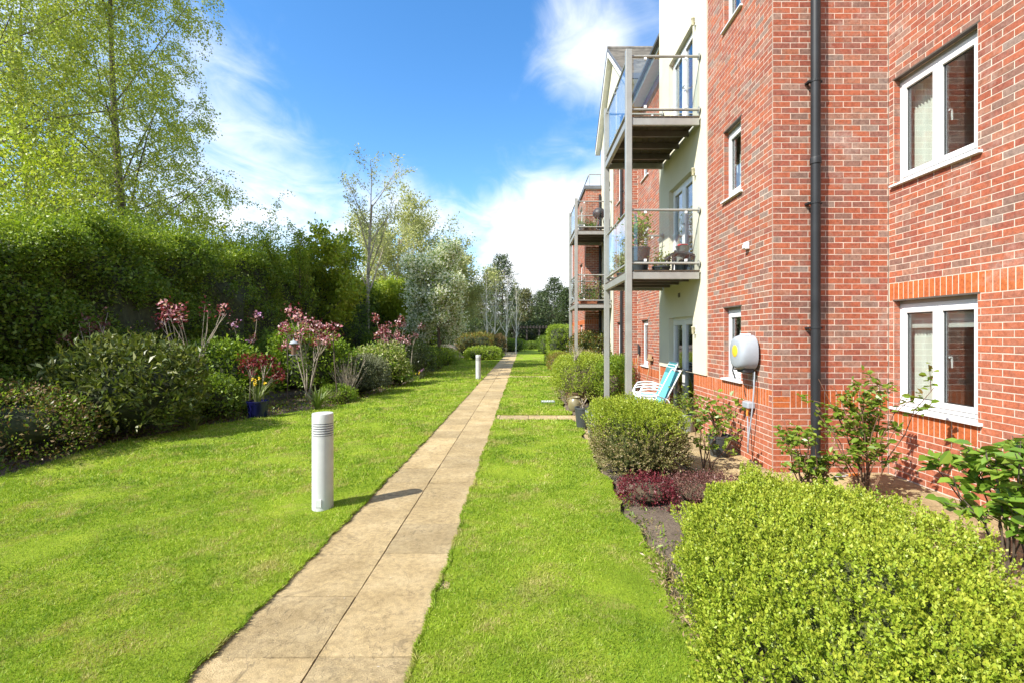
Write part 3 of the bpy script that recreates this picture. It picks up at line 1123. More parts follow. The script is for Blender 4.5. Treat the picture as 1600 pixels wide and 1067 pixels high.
def wall(axis, plane, u0, u1, ztop, openings, soldier=(), plain_to=11, bricks_to=None, first=0.0, mat='mortar', name='wall', ustart=None, zbot=-0.15, plain_u=None, brick=True, k0=0):
    """wall on the plane x or y = plane, seen from the smaller side. openings: (u0,u1,z0,z1); soldier: (k, u0, u1)"""
    us = sorted({u0, u1} | {o[0] for o in openings} | {o[1] for o in openings})
    zs = sorted({zbot, ztop} | {o[2] for o in openings} | {o[3] for o in openings})
    mb = MB()

    def pt(u, z, dpt=0.0):
        return (plane + dpt, u, z) if axis == 'x' else (u, plane + dpt, z)
    for a, b in zip(us, us[1:]):
        for c, d in zip(zs, zs[1:]):
            um, zm = (a + b) / 2, (c + d) / 2
            if any(o[0] < um < o[1] and o[2] < zm < o[3] for o in openings):
                continue
            q = [pt(a, c), pt(b, c), pt(b, d), pt(a, d)]
            if axis == 'x':
                q.reverse()
            mb.quad(*q)
    for o in openings:
        a, b, c, d = o
        for (p1, p2) in (((a, c), (a, d)), ((b, d), (b, c)), ((a, d), (b, d)), ((b, c), (a, c))):
            mb.quad(pt(*p1), pt(*p2), pt(*p2, 0.16), pt(*p1, 0.16))
    w = mb.build(name, mat, B)
    if not brick:
        return w
    jo = 0.0052
    kmax = int((min(bricks_to or ztop, ztop) - Z0) / BR)
    sold = {}
    for (k, a, b) in soldier:
        for i in range(3):
            sold.setdefault(k + i, []).append((a, b))
        n = max(1, round((b - a) / BR))
        st = (b - a) / n
        for i in range(n):
            put(axis, plane, a + i * st + jo, a + (i + 1) * st - jo, kz(k) + jo, kz(k + 3) - jo, 'brick_orange')
    for k in range(k0, kmax):
        za, zb = kz(k), kz(k + 1)
        blocked = [(o[0], o[1]) for o in openings if o[2] < (za + zb) / 2 < o[3]] + sold.get(k, [])
        u = (ustart if ustart is not None else u0) - (0.1125 if (k % 2) else 0.0) - first
        while u < u1:
            a, b = max(u, u0), min(u + 0.225, u1)
            u += 0.225
            pieces = [(a, b)]
            for (c, d) in blocked:
                nxt = []
                for (p, q) in pieces:
                    if d <= p or c >= q:
                        nxt.append((p, q))
                        continue
                    if c > p:
                        nxt.append((p, c))
                    if d < q:
                        nxt.append((d, q))
                pieces = nxt
            for (p, q) in pieces:
                if q - p > 0.028:
                    pl = k < plain_to
                    put(axis, plane, p + jo, q - jo, za + jo, zb - jo, 'brick_plain' if pl else 'brick_multi')
    # brick jambs inside the openings
    for (a, b, c, d) in openings:
        ka, kb = round((c - Z0) / BR), round((d - Z0) / BR)
        for k in range(ka, kb):
            for (s, e) in ((a, a + 0.005), (b - 0.005, b)):
                m_ = 'brick_plain' if k < plain_to else 'brick_multi'
                dep = 0.075 if k % 2 else 0.075
                if axis == 'x':
                    BRICKS.append((plane + 0.004, plane + dep, s, e, kz(k) + jo, kz(k + 1) - jo, m_))
                else:
                    BRICKS.append((s, e, plane + 0.004, plane + dep, kz(k) + jo, kz(k + 1) - jo, m_))
    return w


def put(axis, plane, a, b, z0, z1, mat):
    pr = PROUD + rnd.uniform(-0.0008, 0.001)
    z0 += rnd.uniform(-.0012, .0012)
    z1 += rnd.uniform(-.0012, .0012)
    a += rnd.uniform(-.0015, .0015)
    b += rnd.uniform(-.0015, .0015)
    if axis == 'x':
        BRICKS.append((plane - pr, plane + 0.012, a, b, z0, z1, mat))
    else:
        BRICKS.append((a, b, plane - pr, plane + 0.012, z0, z1, mat))


XR, XS, XC, X2, X3 = 4.658, 3.18, 3.55, 3.31, 2.63       # planes that face the garden
YF = 6.17
TOP = kz(128)
wR = wall('x', XR, -2.5, YF, TOP, [(4.96, 6.085, kz(11), kz(29)), (4.96, 6.085, kz(48), kz(66)), (4.96, 6.085, kz(84), kz(102)),
                                   (1.2, 2.325, kz(11), kz(29)), (1.2, 2.325, kz(48), kz(66))],
          soldier=[(29, -2.5, YF - 0.015), (8, 4.96, 6.085), (8, 1.2, 2.325)], plain_to=29, ustart=-2.5, bricks_to=8.2)
wF = wall('y', YF, XS - PROUD, XR - 0.008, TOP, [], soldier=[(11, XS + 0.222, XR - 0.012)], plain_to=11, first=0.0, bricks_to=8.6)
for i in range(3):     # three flat orange bricks that turn the corner of the band
    put('y', YF, XS - PROUD + 0.005, XS + 0.217, kz(11 + i) + 0.005, kz(12 + i) - 0.005, 'brick_orange')
wS = wall('x', XS, YF + 0.012, 8.36, TOP, [(7.07, 7.68, kz(14), kz(29)), (7.07, 7.68, kz(51), kz(66)), (7.07, 7.68, kz(87), kz(102))],
          soldier=[(11, YF + 0.10, 8.36)], plain_to=11, first=0.12, bricks_to=9.0)
for i in range(3):
    put('x', XS, YF + 0.017, YF + 0.095, kz(11 + i) + 0.005, kz(12 + i) - 0.005, 'brick_orange')
# brick foot of the rendered bay
DY0, DY1 = 9.03, 10.5
wall('x', XS, 8.36, 11.25, kz(14), [(DY0, DY1, -0.15, kz(14))], soldier=[(11, 8.36, DY0), (11, DY1, 11.25)], plain_to=11, name='plinth')
# rendered bay: french windows on each floor
DZ = [(Z0, 2.07), (2.86, 4.81), (5.60, 7.55)]
cream_open = [(DY0, DY1, max(a, kz(14)), b) for a, b in DZ]
mbc = wall('x', XS - 0.022, 8.36, 11.25, TOP + 0.4, cream_open, mat='render_cream', name='render_panel', zbot=kz(14) + 0.003, brick=False)
mb = MB()
mb.quad((XS - 0.022, 8.36, kz(14) + 0.003), (XS + 0.02, 8.36, kz(14) + 0.003), (XS + 0.02, 8.36, TOP + 0.4), (XS - 0.022, 8.36, TOP + 0.4))
mb.quad((XS - 0.022, 8.36, kz(14) + 0.003), (XS - 0.022, DY0, kz(14) + 0.003), (XS + 0.02, DY0, kz(14) + 0.003), (XS + 0.02, 8.36, kz(14) + 0.003))
mb.quad((XS - 0.022, DY1, kz(14) + 0.003), (XS - 0.022, 11.25, kz(14) + 0.003), (XS + 0.02, 11.25, kz(14) + 0.003), (XS + 0.02, DY1, kz(14) + 0.003))
mb.build('render_edge', 'render_cream', B)
# far sides: set back wall, second block with gable, third block
mb = MB()
mb.quad((XS - 0.022, 11.25, -0.15), (XC, 11.25, -0.15), (XC, 11.25, TOP + .4), (XS - 0.022, 11.25, TOP + .4))
mb.build('return_wall', 'render_cream', B)
EAVE = 8.62
wall('x', XC, 11.25, 15.0, EAVE, [(13.77, 14.54, kz(11), kz(29)), (13.77, 14.54, kz(48), kz(66)), (13.77, 14.54, kz(84), kz(102))], soldier=[(8, 11.25, 15.0)], plain_to=8)
wall('y', 15.0, X2 - PROUD, XC, EAVE, [], soldier=[(11, X2, XC)], plain_to=11)
wall('x', X2, 15.012, 17.74, 8.2, [(16.55, 17.12, kz(11), kz(29)), (16.55, 17.12, kz(48), kz(66)), (16.55, 17.12, kz(84), kz(102))], soldier=[(8, 15.02, 17.74)], plain_to=8)
EY0, EY1 = 18.4, 19.9
wall('x', X2 - 0.015, 17.74, 20.45, 8.2, [(EY0, EY1, a, b) for a, b in DZ], mat='render_cream', name='render_panel', brick=False)
wall('y', 20.45, X3 - PROUD, X2 + 0.1, 7.86, [], soldier=[(29, X3, X2 + 0.1)], plain_to=29)
wall('x', X3, 20.462, 26.0, 7.86, [(21.6, 22.6, kz(11), kz(29)), (21.6, 22.6, kz(48), kz(66)), (21.6, 22.6, kz(84), kz(100)), (24, 25, kz(11), kz(29)), (24, 25, kz(48), kz(66))],
     soldier=[(29, 20.47, 26)], plain_to=29)
mb = MB()
# gable face and upper render of the second block (outline in y,z)
APEX_Y, APEX_Z, EV_Y0, EV_Y1, EV_Z = 17.72, 12.15, 15.0, 20.45, 9.85
xg = X2 - 0.02
mb.add([(xg, 15.0, 8.2), (xg, 20.45, 8.2), (xg, 20.45, EV_Z), (xg, APEX_Y, APEX_Z - 0.05), (xg, 15.0, EV_Z)], [(4, 3, 2, 1, 0)])
mb.quad((xg, 15.0, EAVE - 0.0), (9, 15.0, EAVE), (9, 15.0, EV_Z), (xg, 15.0, EV_Z))
mb.quad((xg, 15.0, 8.2), (xg, 15.0, EAVE), (X2 + 0.1, 15.0, EAVE), (X2 + 0.1, 15.0, 8.2))
mb.quad((xg, 20.45, 7.8), (9, 20.45, 7.8), (9, 20.45, EV_Z), (xg, 20.45, EV_Z))
mb.quad((xg, 15.0, 8.2), (xg, 20.45, 8.2), (X2 + 0.1, 20.45, 8.2), (X2 + 0.1, 15.0, 8.2))
mb.build('gable', 'render_cream', B)
# its tiled roof: courses of tiles laid along the slope
roof = MB()
slope = math.hypot(APEX_Y - 14.75, APEX_Z + 0.05 - (EV_Z - 0.2))
xv = X2 - 0.22
for side, ye in ((0, 14.72), (1, 20.72)):
    n = 30
    ze, zt = EV_Z - 0.22, APEX_Z + 0.03
    for i in range(n):
        f0, f1 = i / n, (i + 1.25) / n
        ya, yb = ye + (APEX_Y - ye) * f0, ye + (APEX_Y - ye) * min(f1, 1)
        za, zb = ze + (zt - ze) * f0 + 0.035, ze + (zt - ze) * min(f1, 1)
        q = [(xv, ya, za), (9.5, ya, za), (9.5, yb, zb), (xv, yb, zb)]
        roof.quad(*(q if side == 0 else q[::-1]))
        q2 = [(xv, ya, za - 0.035), (9.5, ya, za - 0.035), (9.5, ya, za), (xv, ya, za)]
        roof.quad(*(q2 if side == 0 else q2[::-1]))
rf = roof.build('roof', 'roof_tile', B)
mb = MB()
mb.tube([(xv - 0.02, APEX_Y, APEX_Z + 0.03), (9.5, APEX_Y, APEX_Z + 0.03)], 0.09, 8)
mb.build('ridge', 'roof_tile', rf)


def verge(y0, z0, y1, z1, xo, dz, th, matn, nm):
    mb = MB()
    mb.add([(xo, y0, z0), (xo, y1, z1), (xo, y1, z1 - dz), (xo, y0, z0 - dz), (xo + th, y0, z0), (xo + th, y1, z1), (xo + th, y1, z1 - dz), (xo + th, y0, z0 - dz)],
           [(0, 1, 2, 3), (7, 6, 5, 4), (0, 4, 5, 1), (1, 5, 6, 2), (2, 6, 7, 3), (3, 7, 4, 0)])
    mb.build(nm, matn, rf)


for ye in (14.72, 20.72):
    verge(ye, EV_Z - 0.19, APEX_Y, APEX_Z + 0.05, xv - 0.03, 0.10, 0.03, 'lead', 'verge')
    verge(ye, EV_Z - 0.30, APEX_Y, APEX_Z - 0.06, xv - 0.012, 0.20, 0.03, 'fascia_white', 'bargeboard')
    mb = MB()      # soffit under the verge
    mb.quad((xv, ye, EV_Z - 0.48), (xg, ye, EV_Z - 0.48), (xg, APEX_Y, APEX_Z - 0.22), (xv, APEX_Y, APEX_Z - 0.22))
    mb.build('soffit', 'fascia_white', rf)
mb = MB()
mb.box(xv, 9.4, 14.66, 14.72, EV_Z - 0.36, EV_Z - 0.2)
mb.build('fascia', 'lead', rf)
mb = MB()
mb.quad((xg, 14.72, EV_Z - 0.36), (9.4, 14.72, EV_Z - 0.36), (9.4, 15.0, EV_Z - 0.36), (xg, 15.0, EV_Z - 0.36))
mb.build('soffit', 'fascia_white', rf)
# main roof over the set back wall, with gutter
mb = MB()
mb.quad((XC - 0.3, 11.25, EAVE + 0.12), (XC - 0.3, 15.0, EAVE + 0.12), (9.5, 15.0, 12.4), (9.5, 11.25, 12.4))
mb.build('roof', 'roof_tile', B)
mb = MB()
mb.box(XC - 0.30, XC - 0.27, 11.26, 14.99, EAVE - 0.06, EAVE + 0.12)
mb.box(XC - 0.27, XC, 11.26, 14.99, EAVE - 0.06, EAVE - 0.045)
mb.build('fascia', 'fascia_white', B)
mb = MB()
mb.tube([(XC - 0.36, 11.27, EAVE + 0.08), (XC - 0.36, 14.99, EAVE + 0.08)], 0.055, 8)
mb.build('gutter', 'lead', B)
# flat parapet of the third block, with a railing
mb = MB()
mb.box(X3 - 0.06, X2 + 0.3, 20.39, 26.05, 7.86, 8.0)
mb.box(X3 + .3, 9, 20.6, 26, 7.0, 7.85)
mb.build('parapet', 'lead', B)
mb = MB()
for a, b in (((X3 + 0.15, 20.5), (X2 + 0.2, 20.5)), ((X3 + 0.15, 20.5), (X3 + 0.15, 25.9))):
    mb.tube([(a[0], a[1], 8.50), (b[0], b[1], 8.50)], 0.022, 6)
for (x_, y_) in ((X3 + .15, 20.5), (X3 + .15, 22.3), (X3 + .15, 24.1), (X3 + .15, 25.9), (X2 - .05, 20.5)):
    mb.tube([(x_, y_, 7.99), (x_, y_, 8.50)], 0.022, 6)
mb.build('railing', 'steel_grey', B)
# closing walls and roof over the near blocks
mb = MB()
mb.quad((XR, -2.5, -.15), (12, -2.5, -.15), (12, -2.5, TOP), (XR, -2.5, TOP))
mb.quad((X3, 26, -.15), (12, 26, -.15), (12, 26, 7.86), (X3, 26, 7.86))
mb.quad((12, -2.5, -.15), (12, 26, -.15), (12, 26, 12.4), (12, -2.5, 12.4))
mb.build('end_wall', 'mortar', B)
mb = MB()
mb.box(XR - 0.35, 12, -2.6, YF - 0.1, TOP, TOP + 0.2)
mb.box(XS - 0.35, 12, YF - 0.35, 11.4, TOP + 0.42, TOP + 0.62)
mb.box(9.4, 12, 11.4, 26, 7.9, 12.4)
mb.build('roof', 'roof_tile', B)


# --- windows
def frame_box(mb, ax, pl, u0, u1, z0, z1, th, dep, mi=0):
    """rectangular frame, mitred look: four bars"""
    def bx(a, b, c, d):
        if ax == 'x':
            mb.box(pl, pl + dep, a, b, c, d, mi)
        else:
            mb.box(a, b, pl, pl + dep, c, d, mi)
    bx(u0, u0 + th, z0, z1)
    bx(u1 - th, u1, z0, z1)
    bx(u0 + th, u1 - th, z0, z0 + th)
    bx(u0 + th, u1 - th, z1 - th, z1)


def window(plane, u0, u1, z0, z1, n=2, sill=True, curtain=True, depth=0.078, label=None, room_mat='room', handle=True, blind=False):
    """white window in a wall that faces the garden"""
    P = plane + depth
    m1 = MB()
    top = z1 - 0.045
    frame_box(m1, 'x', P, u0, u1, z0 + (0.055 if sill else 0), top, 0.055, 0.07)
    w = m1.build('window', 'upvc_white', B, bevel=0.006, segs=2)
    if label:
        w['label'] = label
    m1 = MB()
    m1.box(P + 0.005, P + 0.06, u0, u1, top + 0.001, z1)
    m1.build('head_trim', 'steel_grey', w)
    m1 = MB()
    m1.box(plane - 0.004, plane + 0.06, u0 - 0.03, u1 + 0.01, z1 - 0.004, z1 + 0.014)
    m1.build('lintel', 'lintel_brown', w)
    za, zb = z0 + (0.055 if sill else 0) + 0.05, top - 0.05
    ua, ub = u0 + 0.05, u1 - 0.05
    cw = (ub - ua) / n
    for i in range(n):
        a, b = ua + i * cw + (0.002 if i else 0), ua + (i + 1) * cw - (0.002 if i < n - 1 else 0)
        m1 = MB()
        frame_box(m1, 'x', P - 0.014, a, b, za, zb, 0.062, 0.06)
        c = m1.build('casement', 'upvc_white', w, bevel=0.008, segs=2)
        m1 = MB()
        m1.box(P + 0.018, P + 0.026, a + 0.058, b - 0.058, za + 0.058, zb - 0.058)
        m1.build('pane', 'window_glass', w)
        m1 = MB()
        frame_box(m1, 'x', P + 0.012, a + 0.060, b - 0.060, za + 0.060, zb - 0.060, 0.012, 0.008)
        m1.build('gasket', 'dark_slot', w)
        if handle and i == 0:
            m1 = MB()
            hz = (za + zb) / 2 - 0.12
            hy = b - 0.085
            m1.tube([(P + 0.05, hy, hz + 0.12), (P + 0.075, hy, hz + 0.12), (P + 0.08, hy, hz + 0.09), (P + 0.08, hy - 0.004, hz)], [0.012, 0.012, 0.011, 0.008], 8)
            m1.build('handle', 'upvc_white', w, smooth=True)
    if sill:
        m1 = MB()
        x0 = plane - 0.045
        m1.add([(x0, u0 - 0.06, z0), (x0, u1 + 0.03, z0), (x0, u1 + 0.03, z0 + 0.028), (x0, u0 - 0.06, z0 + 0.028),
                (P + 0.06, u0 - 0.06, z0), (P + 0.06, u1 + 0.03, z0), (P + 0.06, u1 + 0.03, z0 + 0.053), (P + 0.06, u0 - 0.06, z0 + 0.053)],
               [(0, 1, 2, 3), (3, 2, 6, 7), (0, 4, 5, 1), (1, 5, 6, 2), (0, 3, 7, 4), (4, 7, 6, 5)])
        m1.build('sill', 'upvc_white', w, bevel=0.004)
    # the room behind, with curtain or blind
    m1 = MB()
    x0, x1 = P + 0.085, P + 2.6
    a, b = u0 - (0.9 if n > 1 else 0.52), u1 + 0.45
    c, d = z0 - 0.75, z1 + 0.3
    m1.quad((x1, a, c), (x1, b, c), (x1, b, d), (x1, a, d))
    m1.quad((x0, a, c), (x1, a, c), (x1, a, d), (x0, a, d))
    m1.quad((x0, b, c), (x1, b, c), (x1, b, d), (x0, b, d))
    m1.quad((x0, a, d), (x1, a, d), (x1, b, d), (x0, b, d))
    m1.quad((x0, a, c), (x1, a, c), (x1, b, c), (x0, b, c))
    for (q0, q1, r0, r1) in ((a, u0, c, d), (u1, b, c, d), (u0, u1, c, z0), (u0, u1, z1, d)):
        m1.quad((x0, q0, r0), (x0, q1, r0), (x0, q1, r1), (x0, q0, r1))
    m1.build('room', room_mat, w)
    if curtain:
        m1 = MB()
        n_ = 26
        for i in range(n_ + 1):
            f = i / n_
            yy = u1 - 0.02 - f * 0.36
            xx = P + 0.17 + 0.022 * math.sin(i * 1.9)
            m1.v += [(xx, yy, z0 + 0.02), (xx, yy, z1 - 0.03)]
        for i in range(n_):
            m1.f.append((2 * i, 2 * i + 2, 2 * i + 3, 2 * i + 1))
            m1.mi.append(0)
        m1.build('curtain', 'curtain', w, smooth=True)
    if blind:
        m1 = MB()
        m1.box(P + 0.10, P + 0.115, u0 + 0.03, u1 - 0.03, z1 - 0.34, z1 - 0.08)
        m1.build('blind', 'blind', w)
    return w


window(XR, 4.96, 6.085, kz(11), kz(29), blind=True, label='white ground floor window under an orange band of upright bricks')
window(XR, 4.96, 6.085, kz(48), kz(66), label='white first floor window with a pale curtain')
window(XR, 4.96, 6.085, kz(84), kz(102))
window(XR, 1.2, 2.325, kz(11), kz(29))
window(XR, 1.2, 2.325, kz(48), kz(66))
for k, kk in ((14, 29), (51, 66), (87, 102)):
    window(XS, 7.07, 7.68, kz(k), kz(kk), n=1, curtain=True, blind=False)
for k, kk in ((11, 29), (48, 66), (84, 102)):
    window(XC, 13.77, 14.54, kz(k), kz(kk), n=1, curtain=False, handle=False)
    window(X2, 16.55, 17.12, kz(k), kz(kk), n=1, curtain=False, handle=False)
for k, kk in ((11, 29), (48, 66), (84, 100)):
    window(X3, 21.6, 22.6, kz(k), kz(kk), n=2, curtain=False, handle=False)
for k, kk in ((11, 29), (48, 66)):
    window(X3, 24, 25, kz(k), kz(kk), n=2, curtain=False, handle=False)


def french_window(plane, u0, u1, z0, z1):
    P = plane + 0.07
    m1 = MB()
    frame_box(m1, 'x', P, u0, u1, z0, z1, 0.06, 0.07)
    w = m1.build('french_window', 'upvc_white', B, bevel=0.006)
    n = 2
    ua, ub = u0 + 0.055, u1 - 0.055
    cw = (ub - ua) / n
    for i in range(n):
        a, b = ua + i * cw + 0.002, ua + (i + 1) * cw - 0.002
        m1 = MB()
        frame_box(m1, 'x', P - 0.015, a, b, z0 + 0.055, z1 - 0.055, 0.10, 0.06)
        m1.build('door_leaf', 'upvc_white', w, bevel=0.008)
        m1 = MB()
        m1.box(P + 0.018, P + 0.026, a + 0.096, b - 0.096, z0 + 0.151, z1 - 0.151)
        m1.build('pane', 'window_glass', w)
    m1 = MB()
    ym = (u0 + u1) / 2
    m1.tube([(P - 0.015, ym - 0.06, z0 + 1.05), (P - 0.06, ym - 0.06, z0 + 1.05), (P - 0.06, ym - 0.17, z0 + 1.05)], 0.011, 8)
    m1.build('handle', 'steel_grey', w, smooth=True)
    m1 = MB()
    x0, x1 = P + 0.085, P + 2.6
    a, b, c, d = u0 - 0.5, u1 + 0.5, z0, z1 + 0.25
    m1.quad((x1, a, c), (x1, b, c), (x1, b, d), (x1, a, d))
    m1.quad((x0, a, c), (x1, a, c), (x1, a, d), (x0, a, d))
    m1.quad((x0, b, c), (x1, b, c), (x1, b, d), (x0, b, d))
    m1.quad((x0, a, d), (x1, a, d), (x1, b, d), (x0, b, d))
    m1.quad((x0, a, c), (x1, a, c), (x1, b, c), (x0, b, c))
    m1.build('room', 'room_dark', w)
    return w


for a, b in DZ:
    french_window(XS, DY0, DY1, a + 0.01, b)
    french_window(X2, EY0, EY1, a + 0.01, b)


# --- rain water pipes
def downpipe(x, y, z0, z1, axis, r, brackets, joints, shoe=True):
    m1 = MB()
    m1.tube([(x, y, z0), (x, y, z1)], r, 20)
    d = m1.build('downpipe', 'black_pipe', B, smooth=True)
    for z in joints:
        m1 = MB()
        m1.lathe([(r, 0), (r * 1.16, 0.004), (r * 1.16, 0.07), (r * 1.1, 0.085), (r, 0.09)], (x, y, z), 20)
        m1.build('socket', 'black_pipe', d, smooth=True)
    for z in brackets:
        m1 = MB()
        m1.lathe([(r, 0), (r * 1.1, 0.002), (r * 1.1, 0.026), (r, 0.028)], (x, y, z), 20)
        if axis == 'y':
            m1.box(x - r * 1.7, x - r * 0.9, y - 0.006, y + r + 0.02, z + 0.003, z + 0.025)
            m1.box(x + r * 0.9, x + r * 1.5, y - 0.006, y + r + 0.02, z + 0.003, z + 0.025)
        else:
            m1.box(x - 0.006, x + r + 0.02, y - r * 1.7, y - r * 0.9, z + 0.003, z + 0.025)
        m1.build('bracket', 'black_pipe', d)
    return d


downpipe(3.675, YF - 0.085, Z0 - 0.02, TOP + .1, 'y', 0.056, [1.79, 3.36, 4.89, 6.4], [3.86, 0.13, 7.0])
downpipe(X2 - 0.09, 15.9, Z0 - 0.02, 8.9, 'x', 0.05, [1.8, 3.4, 4.9, 6.4], [4.1])
downpipe(X2 - 0.09, 20.36, Z0 - 0.02, 7.6, 'x', 0.05, [1.8, 4.9], [4.1])

# --- the bricks themselves: the 300 largest in view one by one, the rest as one mass
def shown(b):
    x0, x1, y0, y1, z0, z1, m_ = b
    px, py = [], []
    for (x, y, z) in ((x0, y0, z0), (x0, y1, z0), (x0, y0, z1), (x0, y1, z1), (x1, y0, z0), (x1, y0, z1)):
        px.append(818 + x * F / y if y > 0.5 else 9999)
        py.append(523 - (z - H) * F / max(y, 0.5))
    if min(px) < 0 or max(px) > 1600 or min(py) < 0 or max(py) > 1067:
        return 0.0
    return (max(px) - min(px)) * (max(z1 - z0, .01) * F / y0)


order = sorted(range(len(BRICKS)), key=lambda i: -shown(BRICKS[i]))
single = set(order[:300])
unit = {}
for m_ in ('brick_multi', 'brick_plain', 'brick_orange'):
    q = MB()
    q.box(-.5, .5, -.5, .5, -.5, .5)
    me = bpy.data.meshes.new('brick')
    me.from_pydata(q.v, [], q.f)
    me.materials.append(MATS[m_])
    me.update()
    unit[m_] = me
rest = MB()
mi = {'brick_multi': 0, 'brick_plain': 1, 'brick_orange': 2}
for i, b in enumerate(BRICKS):
    x0, x1, y0, y1, z0, z1, m_ = b
    if i in single:
        o = bpy.data.objects.new('brick', unit[m_])
        o.location = ((x0 + x1) / 2, (y0 + y1) / 2, (z0 + z1) / 2)
        o.scale = (x1 - x0, y1 - y0, z1 - z0)
        par = wR if x0 > XR - 0.02 and y1 <= YF and x1 - x0 < 0.1 else (wF if y0 < YF + 0.01 and x0 < XR - 0.02 and y0 > YF - .02 else wS)
        link(o, par)
    else:
        rest.brick(x0, x1, y0, y1, z0, z1, mi[m_])
o = rest.build('brickwork', ['brick_multi', 'brick_plain', 'brick_orange'], B)
o['kind'] = 'stuff'


# ------------------------------------------------------------------ balconies
def balcony(y0, y1, xo, xw, decks, top, label):
    t = empty('balcony', (xo, y0, Z0), label, 'balcony', 'steel and glass balconies')
    ps = 0.055
    for yy in (y0 + ps, y1 - ps):
        m1 = MB()
        m1.box(xo - ps, xo + ps, yy - ps, yy + ps, Z0 - 0.05, top)
        m1.build('post', 'steel_grey', t, bevel=0.006)
    for z in decks:
        m1 = MB()
        bz0, bz1 = z - 0.155, z - 0.025
        m1.box(xo + ps + 0.002, xw - 0.03, y0 + 0.02, y0 + 0.08, bz0, bz1)
        m1.box(xo - 0.04, xo + 0.03, y0 + 2 * ps + .002, y1 - 2 * ps - .002, bz0, bz1)
        m1.box(xo + ps + 0.002, xw - 0.03, y1 - 0.08, y1 - 0.02, bz0, bz1)
        m1.build('deck_frame', 'steel_grey', t, bevel=0.004)
        n = 4
        for i in range(1, n):
            yy = y0 + (y1 - y0) * i / n
            m1 = MB()
            m1.box(xo + 0.032, xw - 0.03, yy - 0.025, yy + 0.025, bz0 + 0.02, bz1 - 0.002)
            m1.build('joist', 'lintel_brown', t)
        nb = 10
        w = (xw - 0.02 - (xo - 0.045)) / nb
        for i in range(nb):
            a = xo - 0.045 + i * w
            m1 = MB()
            m1.box(a + 0.004, a + w - 0.005, y0 + (0.012 if not 0 <= i < 1 else 2 * ps + .004), y1 - (0.012 if i >= 1 else 2 * ps + .004), z - 0.023, z + 0.004)
            m1.build('deck_board', 'deck_wood', t)
        zr, zl = z + 1.08, z + 0.13
        for zz in (zr, zl):
            m1 = MB()
            rr = 0.024
            m1.tube([(xo + ps, y0 + ps, zz), (xw - 0.025, y0 + ps, zz)], rr, 10)
            m1.build('rail', 'steel_grey', t, smooth=True)
            m1 = MB()
            m1.tube([(xo, y0 + 2 * ps, zz), (xo, y1 - 2 * ps, zz)], rr, 10)
            m1.build('rail', 'steel_grey', t, smooth=True)
            m1 = MB()
            m1.tube([(xo + ps, y1 - ps, zz), (xw - 0.025, y1 - ps, zz)], rr, 10)
            m1.build('rail', 'steel_grey', t, smooth=True)
            for yy in (y0 + ps, y1 - ps):
                m1 = MB()
                m1.tube([(xw - 0.035, yy, zz), (xw - 0.022, yy, zz)], 0.06, 14)
                m1.build('wall_flange', 'steel_grey', t)
        for (ya, yb) in ((y0 + 2 * ps + 0.03, (y0 + y1) / 2 - 0.03), ((y0 + y1) / 2 + 0.03, y1 - 2 * ps - 0.03)):
            m1 = MB()
            m1.box(xo - 0.005, xo + 0.005, ya, yb, zl + 0.05, zr - 0.05)
            m1.build('glass_panel', 'balcony_glass', t)
            for zz, s in ((zl + 0.03, 1), (zr - 0.06, 1)):
                for yc in (ya + 0.08, yb - 0.08):
                    m1 = MB()
                    m1.box(xo - 0.016, xo + 0.016, yc - 0.022, yc + 0.022, zz, zz + 0.045)
                    m1.build('glass_clamp', 'steel_grey', t)
        for yy in (y0 + ps, y1 - ps):
            m1 = MB()
            m1.box(xo + ps + 0.04, xw - 0.07, yy - 0.005, yy + 0.005, zl + 0.05, zr - 0.05)
            m1.build('glass_panel', 'balcony_glass', t)
            for zz in (zl + 0.03, zr - 0.06):
                for xc in (xo + 0.30, xw - 0.26):
                    m1 = MB()
                    m1.box(xc - 0.022, xc + 0.022, yy - 0.016, yy + 0.016, zz, zz + 0.045)
                    m1.build('glass_clamp', 'white_metal', t)
    return t


D1, D2 = 2.86, 5.60
balcony(8.58, 10.95, 1.874, XS - 0.022, (D1, D2), 6.79, 'two storey grey steel balcony with glass panels nearest the camera')
balcony(18.0, 20.3, 1.965, X2 - 0.015, (D1, D2), 6.79, 'farther two storey grey steel balcony with potted plants')

# ------------------------------------------------------------------ things along the path and on the building
def copy_tree(o, parent=None, loc=None):
    c = o.copy()
    COL.objects.link(c)
    c.parent = parent
    if loc is not None:
        c.location = loc
    for ch in list(o.children):
        copy_tree(ch, c)
    return c


def bollard():
    t = empty('bollard_light', (0, 0, 0.0))
    r = 0.1
    m1 = MB()
    m1.lathe([(r, -0.05), (r, 0.735)], (0, 0, 0), 40)
    m1.build('column', 'bollard_paint', t, smooth=True)
    m1 = MB()
    m1.lathe([(r * 0.80, 0.735), (r * 0.80, 0.86)], (0, 0, 0), 32)
    m1.build('lamp_chamber', 'dark_slot', t, smooth=True)
    for i in range(5):
        m1 = MB()
        z = 0.741 + i * 0.0235
        m1.lathe([(r * 0.82, z + 0.008), (r * 1.005, z), (r * 1.005, z + 0.0115), (r * 0.82, z + 0.0165)], (0, 0, 0), 40)
        m1.build('louvre', 'bollard_paint', t, smooth=True)
    m1 = MB()
    m1.lathe([(r, 0.857), (r, 0.940), (r * 0.985, 0.948), (r * 0.95, 0.951), (0.001, 0.951)], (0, 0, 0), 40)
    m1.build('cap', 'bollard_paint', t, smooth=True)
    m1 = MB()
    m1.box(-0.03, 0.03, -0.1035, -0.098, 0.05, 0.13)
    m1.build('access_cover', 'bollard_paint', t, bevel=0.004)
    return t


